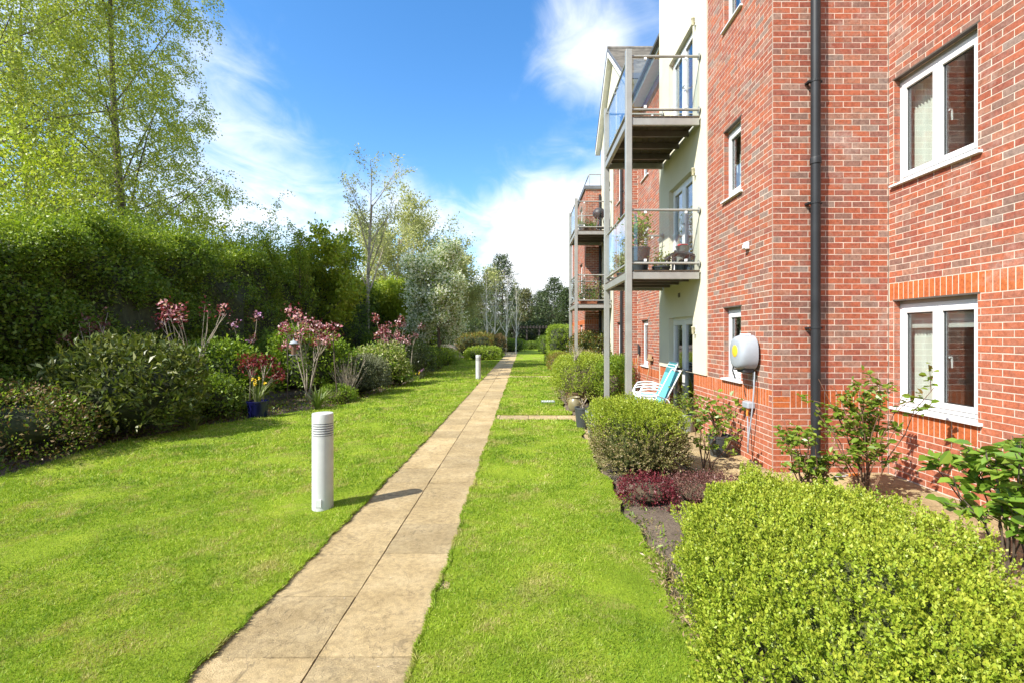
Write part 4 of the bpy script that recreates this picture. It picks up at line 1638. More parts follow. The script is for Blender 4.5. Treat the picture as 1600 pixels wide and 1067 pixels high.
b0 = bollard()
BOLL = [(-1.985, 4.78, 'tall white louvred bollard light nearest the camera casting a shadow on the path'),
        (-1.74, 18.6, 'white bollard light at the middle distance left of the path'),
        (-1.85, 40.5, 'smallest and farthest white bollard light beside the path')]
for i, (x, y, lab) in enumerate(BOLL):
    o = b0 if i == 0 else copy_tree(b0)
    o.location = (x, y, 0.0)
    tag(o, lab, 'bollard', 'bollard lights along the path')


# --- hose reel on the wall
def hose_reel():
    cy_, cz_ = 6.66, 1.47
    t = empty('hose_reel', (XS, cy_, 1.22), 'grey wall mounted hose reel with yellow hub beside a small window', 'hose reel')
    m1 = MB()
    m1.box(XS - 0.04, XS - PROUD - 0.004, cy_ - 0.07, cy_ + 0.07, 1.30, 1.66)
    m1.build('wall_bracket', 'dark_plastic', t, bevel=0.008)
    # rounded shell: squared dome that swells away from the wall
    m1 = MB()
    n, rows = 32, 9
    for j in range(rows):
        f = j / (rows - 1)
        x = XS - 0.045 - 0.235 * math.sin(f * math.pi / 2)
        s = (1 - f ** 3.2) ** 0.5 if f < 1 else 0.0
        s = 0.28 + 0.72 * s
        for i in range(n):
            a = 2 * math.pi * i / n
            ca, sa = math.cos(a), math.sin(a)
            rr = (abs(ca) ** 2.6 + abs(sa) ** 2.6) ** (-1 / 2.6)
            zz = sa * rr * 0.245 * s
            if sa < 0:
                zz *= 0.93
            rib = 1 + (0.025 if i % 4 == 0 and 0 < j < rows - 2 else 0)
            m1.v.append((x, cy_ + ca * rr * 0.215 * s * rib, cz_ + zz * rib))
    for j in range(rows - 1):
        for i in range(n):
            i2 = (i + 1) % n
            m1.f.append((j * n + i, j * n + i2, (j + 1) * n + i2, (j + 1) * n + i))
            m1.mi.append(0)
    m1.f.append(tuple(reversed([(rows - 1) * n + i for i in range(n)])))
    m1.f.append(tuple(range(n)))
    m1.mi += [0, 0]
    m1.build('shell', 'grey_plastic', t, smooth=True)
    m1 = MB()
    m1.tube([(XS - 0.262, cy_ - 0.02, cz_ + 0.03), (XS - 0.283, cy_ - 0.02, cz_ + 0.03), (XS - 0.290, cy_ - 0.02, cz_ + 0.03)], [0.085, 0.08, 0.06], 20)
    m1.build('hub', 'yellow_plastic', t, smooth=True)
    m1 = MB()
    m1.box(XS - 0.20, XS - 0.06, cy_ - 0.12, cy_ + 0.10, cz_ - 0.262, cz_ - 0.20)
    m1.build('hose_outlet', 'dark_plastic', t, bevel=0.01)
    m1 = MB()
    m1.box(XS - 0.17, XS - 0.08, cy_ - 0.08, cy_ + 0.08, cz_ + 0.235, cz_ + 0.262)
    m1.build('carry_handle', 'pot_white', t, bevel=0.008)
    m1 = MB()
    m1.tube([(XS - 0.22, cy_ + 0.12, cz_ - 0.15), (XS - 0.25, cy_ + 0.12, cz_ - 0.24), (XS - 0.22, cy_ + 0.1, cz_ - 0.36)], 0.011, 8)
    m1.build('nozzle_hose', 'dark_plastic', t, smooth=True)
    pts = []
    for i in range(25):
        f = i / 24
        pts.append((XS - 0.055 - 0.05 * math.sin(f * math.pi), cy_ - 0.12 + 0.22 * f * f - 0.02 * math.sin(f * 9), 1.23 + (0.10 - 1.23) * math.sin(min(1, f * 1.28) * math.pi / 2) + (0.55 * max(0, f - 0.78) / 0.22)))
    m1 = MB()
    m1.tube(pts, 0.0095, 8)
    m1.build('supply_hose', 'grey_plastic', t, smooth=True)
    pts = [(XS - 0.05, cy_ - 0.05, 1.22), (XS - 0.03, cy_ - 0.06, 0.95), (XS - 0.035, cy_ - 0.02, 0.84)]
    m1 = MB()
    m1.tube(pts, 0.006, 8)
    m1.build('supply_hose', 'grey_plastic', t, smooth=True)


hose_reel()
t = empty('outdoor_tap', (XS, 6.72, 0.70), 'grey boxed outdoor tap on the brick wall below the hose reel', 'tap')
m1 = MB()
m1.box(XS - 0.11, XS - PROUD - 0.003, 6.62, 6.80, 0.71, 0.80)
m1.build('housing', 'grey_plastic', t, bevel=0.015, segs=2)
m1 = MB()
m1.tube([(XS - 0.05, 6.7, 0.72), (XS - 0.08, 6.7, 0.66), (XS - 0.08, 6.7, 0.60)], 0.014, 10)
m1.build('spout', 'orange_plastic', t, smooth=True)

m1 = MB()
m1.box(XS - 0.06, XS - PROUD - 0.003, 6.79, 6.88, 2.92, 3.02)
m1.box(XS - 0.075, XS - 0.06, 6.80, 6.87, 2.93, 2.99)
tag(m1.build('alarm_box', 'upvc_white', bevel=0.006), 'small white alarm box fixed on the bare brick wall', 'alarm box')
m1 = MB()
m1.box(XS - 0.03, XS - 0.023, 9.75, 9.87, 2.47, 2.56)
for i in range(4):
    m1.box(XS - 0.034, XS - 0.03, 9.755, 9.865, 2.478 + i * 0.02, 2.49 + i * 0.02)
tag(m1.build('air_vent', 'lintel_brown'), 'small brown air vent in the cream wall under the balcony', 'vent')


def wall_fitting(z, label):
    y = 8.86
    t = empty('wall_fitting', (XS - 0.022, y, z), label, 'lamp', 'lamps beside the french windows')
    m1 = MB()
    m1.box(XS - 0.034, XS - 0.023, y - 0.03, y + 0.03, z - 0.08, z + 0.08)
    m1.build('back_plate', 'pot_white', t, bevel=0.005)
    m1 = MB()
    m1.lathe([(0.012, -0.08), (0.022, -0.07), (0.028, 0.04), (0.036, 0.05), (0.03, 0.065), (0.001, 0.07)], (XS - 0.075, y, z), 14)
    m1.build('lamp_head', 'lamp_cream', t, smooth=True)
    m1 = MB()
    m1.tube([(XS - 0.036, y, z - 0.02), (XS - 0.06, y, z - 0.02)], 0.018, 8)
    m1.build('arm', 'lamp_cream', t, smooth=True)


wall_fitting(1.80, 'ground floor lamp on the cream wall beside the french window')
wall_fitting(4.70, 'first floor bracket, built as a lamp, on the cream wall below the upper deck')
wall_fitting(7.45, 'topmost bracket, built as a lamp, on the cream wall above the upper balcony')  # upper brackets reuse the lamp shape; only the ground floor one is a lamp


# --- garden chairs
def chair_frame(m1, mats_fab, o, s=1.0):
    """white tube armchair that faces -x; o = origin of its feet; returns fabric and frame meshes"""
    fr = MB()
    r = 0.0125
    for sgn in (-1, 1):
        y = o[1] + sgn * 0.27
        P = lambda a, z: (o[0] + a, y, o[2] + z)
        fr.tube([P(-0.30, 0), P(-0.31, 0.30), P(-0.30, 0.56), P(-0.24, 0.635), P(-0.10, 0.655), P(0.08, 0.645), P(0.20, 0.60)], r, 8)
        fr.tube([P(0.34, 0), P(0.30, 0.22), P(0.14, 0.40), P(-0.1, 0.42), P(-0.31, 0.43)], r, 8)
        fr.tube([P(-0.28, 0.415), P(0.0, 0.39), P(0.16, 0.40), P(0.21, 0.46), P(0.45, 1.08)], r, 8)
    fr.tube([(o[0] + 0.45, o[1] - 0.27, o[2] + 1.08), (o[0] + 0.45, o[1] + 0.27, o[2] + 1.08)], r, 8)
    fr.tube([(o[0] - 0.28, o[1] - 0.27, o[2] + 0.415), (o[0] - 0.28, o[1] + 0.27, o[2] + 0.415)], r, 8)
    seat = [(-0.27, 0.42), (-0.1, 0.395), (0.05, 0.38), (0.15, 0.40)]
    back = [(0.17, 0.42), (0.23, 0.52), (0.33, 0.79), (0.40, 0.965)]
    head = [(0.40, 0.965), (0.44, 1.06), (0.455, 1.075)]
    res = []
    for prof in (seat, back, head):
        q = MB()
        n = len(prof)
        for (a, z) in prof:
            for sgn in (-1, 1):
                q.v.append((o[0] + a - 0.012, o[1] + sgn * 0.255, o[2] + z + 0.006))
        for (a, z) in prof:
            for sgn in (-1, 1):
                q.v.append((o[0] + a - 0.004, o[1] + sgn * 0.255, o[2] + z - 0.006))
        for i in range(n - 1):
            q.f.append((2 * i, 2 * i + 1, 2 * i + 3, 2 * i + 2))
            k = 2 * n
            q.f.append((k + 2 * i + 2, k + 2 * i + 3, k + 2 * i + 1, k + 2 * i))
            q.f.append((2 * i, 2 * i + 2, k + 2 * i + 2, k + 2 * i))
            q.f.append((2 * i + 1, k + 2 * i + 1, k + 2 * i + 3, 2 * i + 3))
        q.f.append((0, 2 * n, 2 * n + 1, 1))
        q.f.append((2 * n - 2, 2 * n - 1, 4 * n - 1, 4 * n - 2))
        q.mi = [0] * len(q.f)
        res.append(q)
    return fr, res


CH = (2.62, 10.05, Z0 + 0.004)
names = ['bottom', 'middle', 'top']
for i in range(3):
    o = (CH[0] + 0.028 * i, CH[1], CH[2] + 0.055 * i)
    t = empty('garden_chair', o, ('lowest', 'middle', 'topmost')[i] + ' of the stacked white tube garden chairs with turquoise fabric', 'chair', 'stack of turquoise garden chairs')
    fr, res = chair_frame(None, None, o)
    fr.build('frame', 'white_metal', t, smooth=True)
    res[0].build('seat', 'turquoise_fabric', t)
    res[1].build('backrest', 'turquoise_fabric', t)
    res[2].build('headrest', 'teal_fabric', t)
# folded recliner leaning beside the stack
t = empty('folding_recliner', (2.62, 9.45, Z0), 'folded turquoise recliner with dark teal stripe leaning beside the chair stack', 'recliner')
for k, (a0, a1, m_) in enumerate(((-0.28, -0.13, 'teal_fabric'), (-0.13, 0.28, 'turquoise_fabric'))):
    m1 = MB()
    v0, v1 = Vector((2.50, 9.42, Z0 + 0.12)), Vector((2.98, 9.50, 1.0))
    for (p, q) in ((v0, a0), (v0, a1), (v1, a1), (v1, a0)):
        m1.v.append((p.x, p.y + q, p.z))
    for (p, q) in ((v0, a0), (v0, a1), (v1, a1), (v1, a0)):
        m1.v.append((p.x + 0.02, p.y + q, p.z - 0.008))
    m1.f += [(3, 2, 1, 0), (4, 5, 6, 7), (0, 1, 5, 4), (1, 2, 6, 5), (2, 3, 7, 6), (3, 0, 4, 7)]
    m1.mi += [0] * 6
    m1.build('sling', m_, t)
m1 = MB()
for s in (-0.29, 0.29):
    m1.tube([(2.46, 9.42 + s, Z0 + 0.012), (2.62, 9.44 + s, 0.35), (3.0, 9.5 + s, 1.03)], 0.013, 8)
    m1.tube([(2.95, 9.42 + s, Z0 + 0.012), (2.86, 9.42 + s, 0.28), (2.72, 9.42 + s, 0.5), (2.55, 9.42 + s, 0.56)], 0.013, 8)
m1.tube([(3.0, 9.21, 1.03), (3.0, 9.79, 1.03)], 0.013, 8)
m1.build('frame', 'white_metal', t, smooth=True)


# --- garden tools leaning on the wall
def pole_tool(name, label, cat, y, ztop, head, mat_head, xo=0.25):
    t = empty(name, (XC - xo, y, Z0), label, cat)
    x1 = XC - 0.04
    m1 = MB()
    m1.tube([(XC - xo, y, Z0), (x1, y, ztop)], 0.016, 8)
    m1.build('handle', 'tool_wood', t, smooth=True)
    m1 = MB()
    if head == 'broom':
        m1.box(x1 - 0.06, x1 + 0.02, y - 0.17, y + 0.17, ztop, ztop + 0.05)
        for i in range(12):
            yy = y - 0.16 + i * 0.029
            m1.tube([(x1 - 0.02, yy, ztop + 0.05), (x1 - 0.02, yy + rnd.uniform(-.01, .01), ztop + 0.17)], 0.013, 5)
    else:
        m1.add([(x1 - 0.02, y - 0.09, ztop), (x1 - 0.02, y + 0.09, ztop), (x1 - 0.02, y + 0.10, ztop + 0.24), (x1 - 0.02, y, ztop + 0.31), (x1 - 0.02, y - 0.10, ztop + 0.24),
                (x1, y - 0.09, ztop), (x1, y + 0.09, ztop), (x1, y + 0.10, ztop + 0.24), (x1, y, ztop + 0.31), (x1, y - 0.10, ztop + 0.24)],
               [(0, 1, 2, 3, 4), (9, 8, 7, 6, 5), (0, 5, 6, 1), (1, 6, 7, 2), (2, 7, 8, 3), (3, 8, 9, 4), (4, 9, 5, 0)])
    m1.build('head', mat_head, t)


pole_tool('spade', 'dark bladed garden spade leaning upside down against the far brick wall', 'spade', 14.72, 1.14, 'spade', 'dark_plastic')
pole_tool('broom', 'thin broom leaning upside down behind the chair stack', 'broom', 13.35, 1.02, 'broom', 'tool_wood')

# --- hand trowel left on the slabs
t = empty('hand_trowel', (3.95, 5.98, Z0), 'small orange handled trowel lying by the foot of the drainpipe', 'trowel')
m1 = MB()
m1.tube([(4.02, 5.98, Z0 + 0.028), (4.16, 6.0, Z0 + 0.03)], [0.018, 0.02], 10)
m1.build('handle', 'orange_plastic', t, smooth=True)
m1 = MB()
m1.tube([(4.02, 5.98, Z0 + 0.028), (3.97, 5.97, Z0 + 0.025)], 0.006, 8)
m1.add([(3.97, 5.945, Z0 + 0.018), (3.97, 5.995, Z0 + 0.018), (3.86, 5.985, Z0 + 0.014), (3.82, 5.965, Z0 + 0.013), (3.86, 5.945, Z0 + 0.014)], [(0, 1, 2, 3, 4)])
m1.build('blade', 'grey_plastic', t)

# --- drain cover in the lawn
t = empty('drain_cover', (0.60, 12.4, 0.02), 'small pale slotted drain cover set in the right lawn', 'drain cover')
m1 = MB()
m1.box(0.44, 0.80, 12.2, 12.5, -0.02, 0.036)
m1.build('plate', 'pot_grey', t, bevel=0.004)
for i in range(7):
    m1 = MB()
    m1.box(0.47 + i * 0.045, 0.49 + i * 0.045, 12.23, 12.47, 0.036, 0.041)
    m1.build('slot', 'pot_white', t)


# ------------------------------------------------------------------ pots and potted plants
def pot_plant(name, label, c, r_top, r_base, h, pot_mat, leaf, plant_h, plant_r, n, size, seed, group=None, stemmat='stem_green', nst=5, ball=False, trunk=0.0, cat='potted plant', width=0.5):
    t = empty(name, c, label, cat, group)
    m1 = MB()
    pot_lathe(m1, c, r_top, r_base, h)
    pt_ = m1.build('pot', pot_mat, t, smooth=True)
    m1 = MB()
    m1.lathe([(0.001, h - 0.06), (r_top * 0.86, h - 0.06), (r_top * 0.86, h - 0.035), (0.001, h - 0.03)], c, 16)
    m1.build('compost', 'soil_dark', pt_)
    g = np.random.default_rng(seed)
    m1 = MB()
    P, D = [], []
    base = Vector((c[0], c[1], c[2] + h - 0.05))
    if trunk:
        m1.tube([base, base + Vector((0.01, 0, trunk * .5)), base + Vector((0, 0.01, trunk))], [0.016, 0.013, 0.011], 7)
        base = base + Vector((0, 0, trunk))
    for i in range(nst):
        a = g.uniform(0, 6.28)
        tipx = Vector((math.cos(a) * plant_r * g.uniform(.3, 1), math.sin(a) * plant_r * g.uniform(.3, 1), plant_h * g.uniform(0.7, 1.0)))
        mid = Vector((tipx.x * .35, tipx.y * .35, tipx.z * .55))
        m1.tube([base, base + mid, base + tipx], [0.009, 0.007, 0.003], 6)
        k = max(2, n // nst)
        for j in range(k):
            f = g.uniform(0.25, 1.05)
            q = base + (mid * (f / .55) if f < .55 else mid.lerp(tipx, (f - .55) / .45))
            d = g.normal(size=3)
            d[2] = abs(d[2]) * 0.6
            off = g.normal(size=3) * plant_r * (0.22 if not ball else 0.4)
            P.append(np.array(q[:]) + off)
            D.append(d)
    m1.build('stem', stemmat, t, smooth=True)
    leaf_mesh('foliage', P, D, size * g.uniform(.6, 1.2, len(P)), leaf, t, width, up=0.4, oval=True)
    return t


pot_plant('potted_rose', 'leafy rose in a black pot standing below the hose reel', (2.86, 7.05, Z0), 0.17, 0.13, 0.30, 'pot_dark', 'rose_leaf', 0.62, 0.38, 150, 0.085, 1, 'potted roses', 'stem_red', 7, width=0.7)
pot_plant('potted_shrub', 'small round shrub in a grey pot in front of the ground floor french window', (2.97, 8.85, Z0), 0.19, 0.14, 0.32, 'pot_grey', 'rose_leaf', 0.40, 0.22, 260, 0.06, 2, None, 'stem_green', 8, ball=True)
pot_plant('standard_tree', 'bare stemmed little standard tree in a brown barrel pot at the lawn edge', (1.28, 12.0, -0.03), 0.24, 0.20, 0.34, 'pot_brown', 'yew_needle', 0.45, 0.25, 50, 0.04, 3, None, 'bark_pale', 10, ball=True, trunk=0.75)
# urn
t = empty('olive_urn', (1.16, 10.95, -0.01), 'round bellied olive brown glazed urn on the slabs by the lawn corner', 'urn')
m1 = MB()
m1.lathe([(0.08, 0), (0.13, 0.05), (0.155, 0.15), (0.14, 0.25), (0.105, 0.30), (0.125, 0.33), (0.115, 0.335), (0.09, 0.30), (0.001, 0.28)], (1.16, 10.95, -0.01), 24)
m1.build('body', 'pot_olive', t, smooth=True)
for s in (-1, 1):
    m1 = MB()
    m1.tube([(1.16 + s * .10, 10.95, 0.29), (1.16 + s * .16, 10.95, 0.28), (1.16 + s * .17, 10.95, 0.23), (1.16 + s * .14, 10.95, 0.19)], 0.012, 8)
    m1.build('handle', 'pot_olive', t, smooth=True)
pot_plant('potted_seedling', 'tall dark grey pot with dry stems beside the clipped bush', (1.10, 8.95, -0.01), 0.16, 0.11, 0.40, 'pot_dark', 'dry_leaf', 0.25, 0.12, 30, 0.05, 5, None, 'bark_pale', 7)
pot_plant('potted_seedling', 'pale grey pot half hidden behind the clipped bush corner', (1.24, 8.25, -0.01), 0.19, 0.13, 0.44, 'pot_grey', 'grey_leaf', 0.18, 0.15, 40, 0.05, 6, None, 'stem_green', 7)
# balconies
pot_plant('balcony_shrub', 'green shrub in the big black tub on the lower near balcony', (2.22, 9.35, D1 + .005), 0.23, 0.17, 0.52, 'pot_dark', 'fresh_leaf', 0.72, 0.26, 420, 0.07, 7, None, 'stem_green', 9, ball=True, width=0.6)
pot_plant('balcony_herb', 'lime green herb in a low dark bowl on the lower near balcony', (2.56, 9.0, D1 + .005), 0.17, 0.13, 0.12, 'pot_dark', 'lime_leaf', 0.26, 0.2, 260, 0.05, 8, None, 'stem_green', 9, ball=True)
pot_plant('balcony_herb', 'lime green sprig at the front corner of the lower near balcony', (2.12, 10.3, D1 + .005), 0.14, 0.10, 0.16, 'pot_dark', 'lime_leaf', 0.22, 0.16, 150, 0.05, 9, None, 'stem_green', 7, ball=True)
t = empty('balcony_stool', (2.86, 9.05, D1), 'low black moulded stool on the lower near balcony', 'stool')
m1 = MB()
n = 12
for i in range(n + 1):
    f = i / n
    x = 2.62 + 0.52 * f
    z = D1 + 0.33 + 0.05 * math.sin(f * math.pi) - (0.10 * max(0, 0.18 - f) / 0.18)
    m1.v += [(x, 8.86, z), (x, 9.22, z), (x, 8.86, z - 0.035), (x, 9.22, z - 0.035)]
for i in range(n):
    a, b = 4 * i, 4 * i + 4
    m1.f += [(a, b, b + 1, a + 1), (a + 2, a + 3, b + 3, b + 2), (a, a + 2, b + 2, b), (a + 1, b + 1, b + 3, a + 3)]
    m1.mi += [0] * 4
m1.f += [(0, 1, 3, 2), (4 * n, 4 * n + 2, 4 * n + 3, 4 * n + 1)]
m1.mi += [0, 0]
m1.build('seat', 'dark_plastic', t, smooth=True)
for (x, y_) in ((2.74, 8.9), (2.74, 9.18), (3.08, 8.9), (3.08, 9.18)):
    m1 = MB()
    m1.tube([(x, y_, D1 + 0.005), (x + 0.02 * (1 if x < 2.9 else -1), y_, D1 + 0.34)], [0.018, 0.03], 8)
    m1.build('leg', 'dark_plastic', t, smooth=True)
t = empty('bowl', (2.98, 9.05, D1 + 0.38), 'grey bowl with a red cloth on the balcony stool', 'bowl')
m1 = MB()
m1.lathe([(0.07, 0.0), (0.09, 0.01), (0.13, 0.13), (0.135, 0.135), (0.12, 0.13), (0.08, 0.03), (0.001, 0.03)], (2.98, 9.05, D1 + 0.372), 20)
m1.build('vessel', 'pot_grey', t, smooth=True)
m1 = MB()
g = random.Random(3)
m1.lathe([(0.09, 0.11), (0.105, 0.135), (0.09, 0.17), (0.06, 0.155), (0.03, 0.18), (0.001, 0.17)], (2.98, 9.05, D1 + 0.372), 11)
m1.build('cloth', 'red_plastic', t, smooth=True)
t = empty('storage_tub', (3.06, 8.84, D1 + .005), 'tall grey green tub behind the balcony stool', 'tub')
m1 = MB()
m1.lathe([(0.10, 0), (0.115, 0.45), (0.12, 0.46), (0.12, 0.48), (0.10, 0.48), (0.09, 0.1), (.001, .1)], (3.04, 8.95 + .42, D1 + 0.005), 18)
m1.build('body', 'pot_grey', t, smooth=True)


def trough(name, label, c, l, mats, leaf, seed, hp, n):
    t = empty(name, c, label, 'planter')
    m1 = MB()
    w, h = 0.16, 0.16
    x, y_, z = c
    m1.add([(x - l / 2 + .02, y_ - w / 2 + .02, z), (x + l / 2 - .02, y_ - w / 2 + .02, z), (x + l / 2 - .02, y_ + w / 2 - .02, z), (x - l / 2 + .02, y_ + w / 2 - .02, z),
            (x - l / 2, y_ - w / 2, z + h), (x + l / 2, y_ - w / 2, z + h), (x + l / 2, y_ + w / 2, z + h), (x - l / 2, y_ + w / 2, z + h)],
           [(0, 3, 2, 1), (4, 5, 6, 7), (0, 1, 5, 4), (1, 2, 6, 5), (2, 3, 7, 6), (3, 0, 4, 7)])
    m1.build('trough', mats, t, bevel=0.008)
    g = np.random.default_rng(seed)
    P = np.stack([x + g.uniform(-l / 2, l / 2, n) * 1.05, y_ + g.normal(size=n) * 0.09, z + h + np.abs(g.normal(size=n)) * hp], 1)
    D = g.normal(size=(n, 3)) * 0.6 + np.array([[0, 0, 0.6]])
    leaf_mesh('foliage', P, D, 0.085 * g.uniform(.6, 1.3, n), leaf, t, 0.4)


trough('balcony_trough', 'small terracotta trough on the upper near balcony', (2.18, 9.5, D2 + .005), 0.35, 'pot_terracotta', 'dry_leaf', 1, 0.02, 20)
trough('balcony_trough', 'terracotta trough of bushy green plants on the far lower balcony', (2.45, 18.35, D1 + .005), 0.7, 'pot_terracotta', 'fresh_leaf', 2, 0.30, 420)
trough('balcony_trough', 'dark trough of tall leafy plants near the wall on the far lower balcony', (2.95, 18.6, D1 + .005), 0.5, 'pot_dark', 'glossy_leaf', 3, 0.42, 420)
trough('balcony_trough', 'low planter with green trailing plants on the far upper balcony', (2.45, 18.4, D2 + .005), 0.6, 'pot_brown', 'fresh_leaf', 4, 0.12, 220)
pot_plant('balcony_herb', 'round white pot with a small plant on the far upper balcony', (2.18, 18.3, D2 + .005), 0.14, 0.10, 0.26, 'pot_white', 'lime_leaf', 0.2, 0.16, 130, 0.07, 12, None, 'stem_green', 6, ball=True)
t = empty('barbecue', (2.95, 18.9, D2), 'black lidded barbecue on the far upper balcony', 'barbecue')
m1 = MB()
m1.lathe([(0.001, 0.62), (0.16, 0.66), (0.24, 0.78), (0.25, 0.84), (0.24, 0.90), (0.16, 1.02), (0.05, 1.06), (0.001, 1.065)], (2.95, 18.9, D2), 20)
m1.build('kettle', 'dark_plastic', t, smooth=True)
for i in range(3):
    a = i * 2.09
    m1 = MB()
    m1.tube([(2.95 + .28 * math.cos(a), 18.9 + .28 * math.sin(a), D2 + .005), (2.95 + .14 * math.cos(a), 18.9 + .14 * math.sin(a), D2 + 0.68)], 0.014, 6)
    m1.build('leg', 'dark_plastic', t)
m1 = MB()
m1.box(2.70, 3.2, 18.72, 19.05, D2 + 0.26, D2 + 0.285)
m1.build('shelf', 'dark_plastic', t)

# ------------------------------------------------------------------ planting on the right of the path
bush('box_bush', 'big lime green clipped box bush filling the near corner of the bed', 'bush', (1.64, 2.58, 0), (0.745, 1.36, 0.72), 200000, 0.0160, 'box_leaf',
     'box bushes beside the lawn', square=2.45, lump=0.11, fine=0.17, finek=320, width=0.66, clump=16, tips=0.6, core_scale=0.72, seed=1, bottom=-0.03, upward=0.75, inner=0.84, core='green_core',
     shoot=0.07, shear=0.24)
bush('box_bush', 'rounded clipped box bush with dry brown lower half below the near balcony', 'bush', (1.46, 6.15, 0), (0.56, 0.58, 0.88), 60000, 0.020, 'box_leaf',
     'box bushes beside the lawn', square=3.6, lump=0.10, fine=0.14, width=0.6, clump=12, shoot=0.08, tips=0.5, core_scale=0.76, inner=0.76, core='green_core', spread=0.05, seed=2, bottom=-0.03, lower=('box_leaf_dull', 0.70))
# dry foot of the near bush
g = np.random.default_rng(8)
n = 1500
yy = g.uniform(1.6, 3.7, n)
t = empty('dry_twigs', (0.95, 2.6, 0), 'tan dry twigs and dead leaves along the foot of the big box bush', 'twigs')
P = np.stack([0.97 + g.normal(size=n) * 0.045, yy, np.abs(g.normal(size=n)) * 0.10 - 0.01], 1)
leaf_mesh('foliage', P, g.normal(size=(n, 3)) + np.array([[0, 0, .6]]), 0.04 * g.uniform(.4, 1.3, n), 'dry_leaf', t, 0.25)

bush('barberry', 'low dark red barberry with crimson leaves between the two box bushes', 'shrub', (1.28, 4.95, 0), (0.30, 0.26, 0.26), 3200, 0.022, 'maroon_leaf', None, square=2.0, lump=0.3, clump=6, spread=0.04, seed=3, core_scale=.6, bottom=-.03)
bush('barberry', 'dull plum coloured barberry spreading behind the big box bush', 'shrub', (1.86, 4.95, 0), (0.44, 0.36, 0.30), 6000, 0.020, 'plum_leaf', None, square=2.0, lump=0.3, clump=6, spread=0.05, seed=4, core_scale=.62, bottom=-.03)


def rose(name, label, base, height, spread, n_st, leaf, size, seed, width=0.62, stem='stem_red', per=22, cat='shrub', group=None, droop=0.0):
    """open shrub: bare canes below, leaves in sprays above"""
    g = random.Random(seed)
    q = np.random.default_rng(seed)
    t = empty(name, base, label, cat, group)
    m1 = MB()
    P, D = [], []
    for i in range(n_st):
        a = g.uniform(0, 6.28)
        out = Vector((math.cos(a), math.sin(a), 0)) * spread * g.uniform(0.25, 1.0)
        h = height * g.uniform(0.6, 1.0)
        b = Vector(base) + Vector((g.uniform(-.06, .06), g.uniform(-.06, .06), -0.02))
        pts = [b]
        for k in range(1, 6):
            f = k / 5
            pts.append(b + out * (f ** 1.3) + Vector((g.uniform(-.03, .03), g.uniform(-.03, .03), h * f)))
        m1.tube(pts, [0.008, 0.007, 0.006, 0.005, 0.004, 0.0025], 6)
        for j in range(3):
            k = g.randrange(2, 5)
            s = pts[k].lerp(pts[k + 1], g.random())
            e = s + Vector((g.uniform(-1, 1), g.uniform(-1, 1), g.uniform(0.2, 1.0))).normalized() * height * g.uniform(.12, .25)
            m1.tube([s, s.lerp(e, .5) + Vector((0, 0, .01)), e], [0.004, 0.003, 0.002], 5)
            for w in range(per // 3):
                f = g.uniform(0.1, 1.05)
                c = s.lerp(e, f)
                P.append(np.array(c[:]) + q.normal(size=3) * 0.022)
                d = q.normal(size=3) * np.array([1, 1, 0.35])
                d[2] += 0.15 - droop
                D.append(d)
    m1.build('cane', stem, t, smooth=True)
    P, D = np.array(P), np.array(D)
    leaf_mesh('foliage', P, D, size * q.uniform(.6, 1.2, len(P)), leaf, t, width, fold=0.10, up=0.55, oval=True)
    return t


rose('rose_bush', 'tall leafy rose bush in front of the inner brick corner', (3.62, 5.12, -0.03), 1.38, 0.55, 17, 'rose_leaf', 0.080, 21, per=48, group='rose bushes')
rose('rose_bush', 'smaller rose bush with drooping stems beside the drainpipe foot', (2.95, 5.0, -0.03), 0.85, 0.50, 11, 'rose_leaf', 0.075, 22, per=42, group='rose bushes')
rose('rose_bush', 'thin rose sprays arching beside the clipped bush and the potted rose', (2.42, 6.35, -0.03), 0.85, 0.34, 7, 'rose_leaf', 0.075, 23, per=30, group='rose bushes')
rose('camellia', 'glossy leaved camellia with bare lower stems by the wall', (3.52, 3.52, -0.03), 1.02, 0.50, 13, 'camellia_leaf', 0.115, 24, width=0.6, stem='bark', per=36)
bush('ground_cover', 'dark green leafy ground cover between the box bush and the rose', 'plant', (2.72, 4.15, 0), (0.45, 0.36, 0.34), 5000, 0.034, 'fresh_leaf', None, square=2.0, lump=0.35, clump=7, spread=0.06, seed=6, core_scale=.55, bottom=-.03, width=0.35)
# strappy plant at the right edge
g = np.random.default_rng(31)


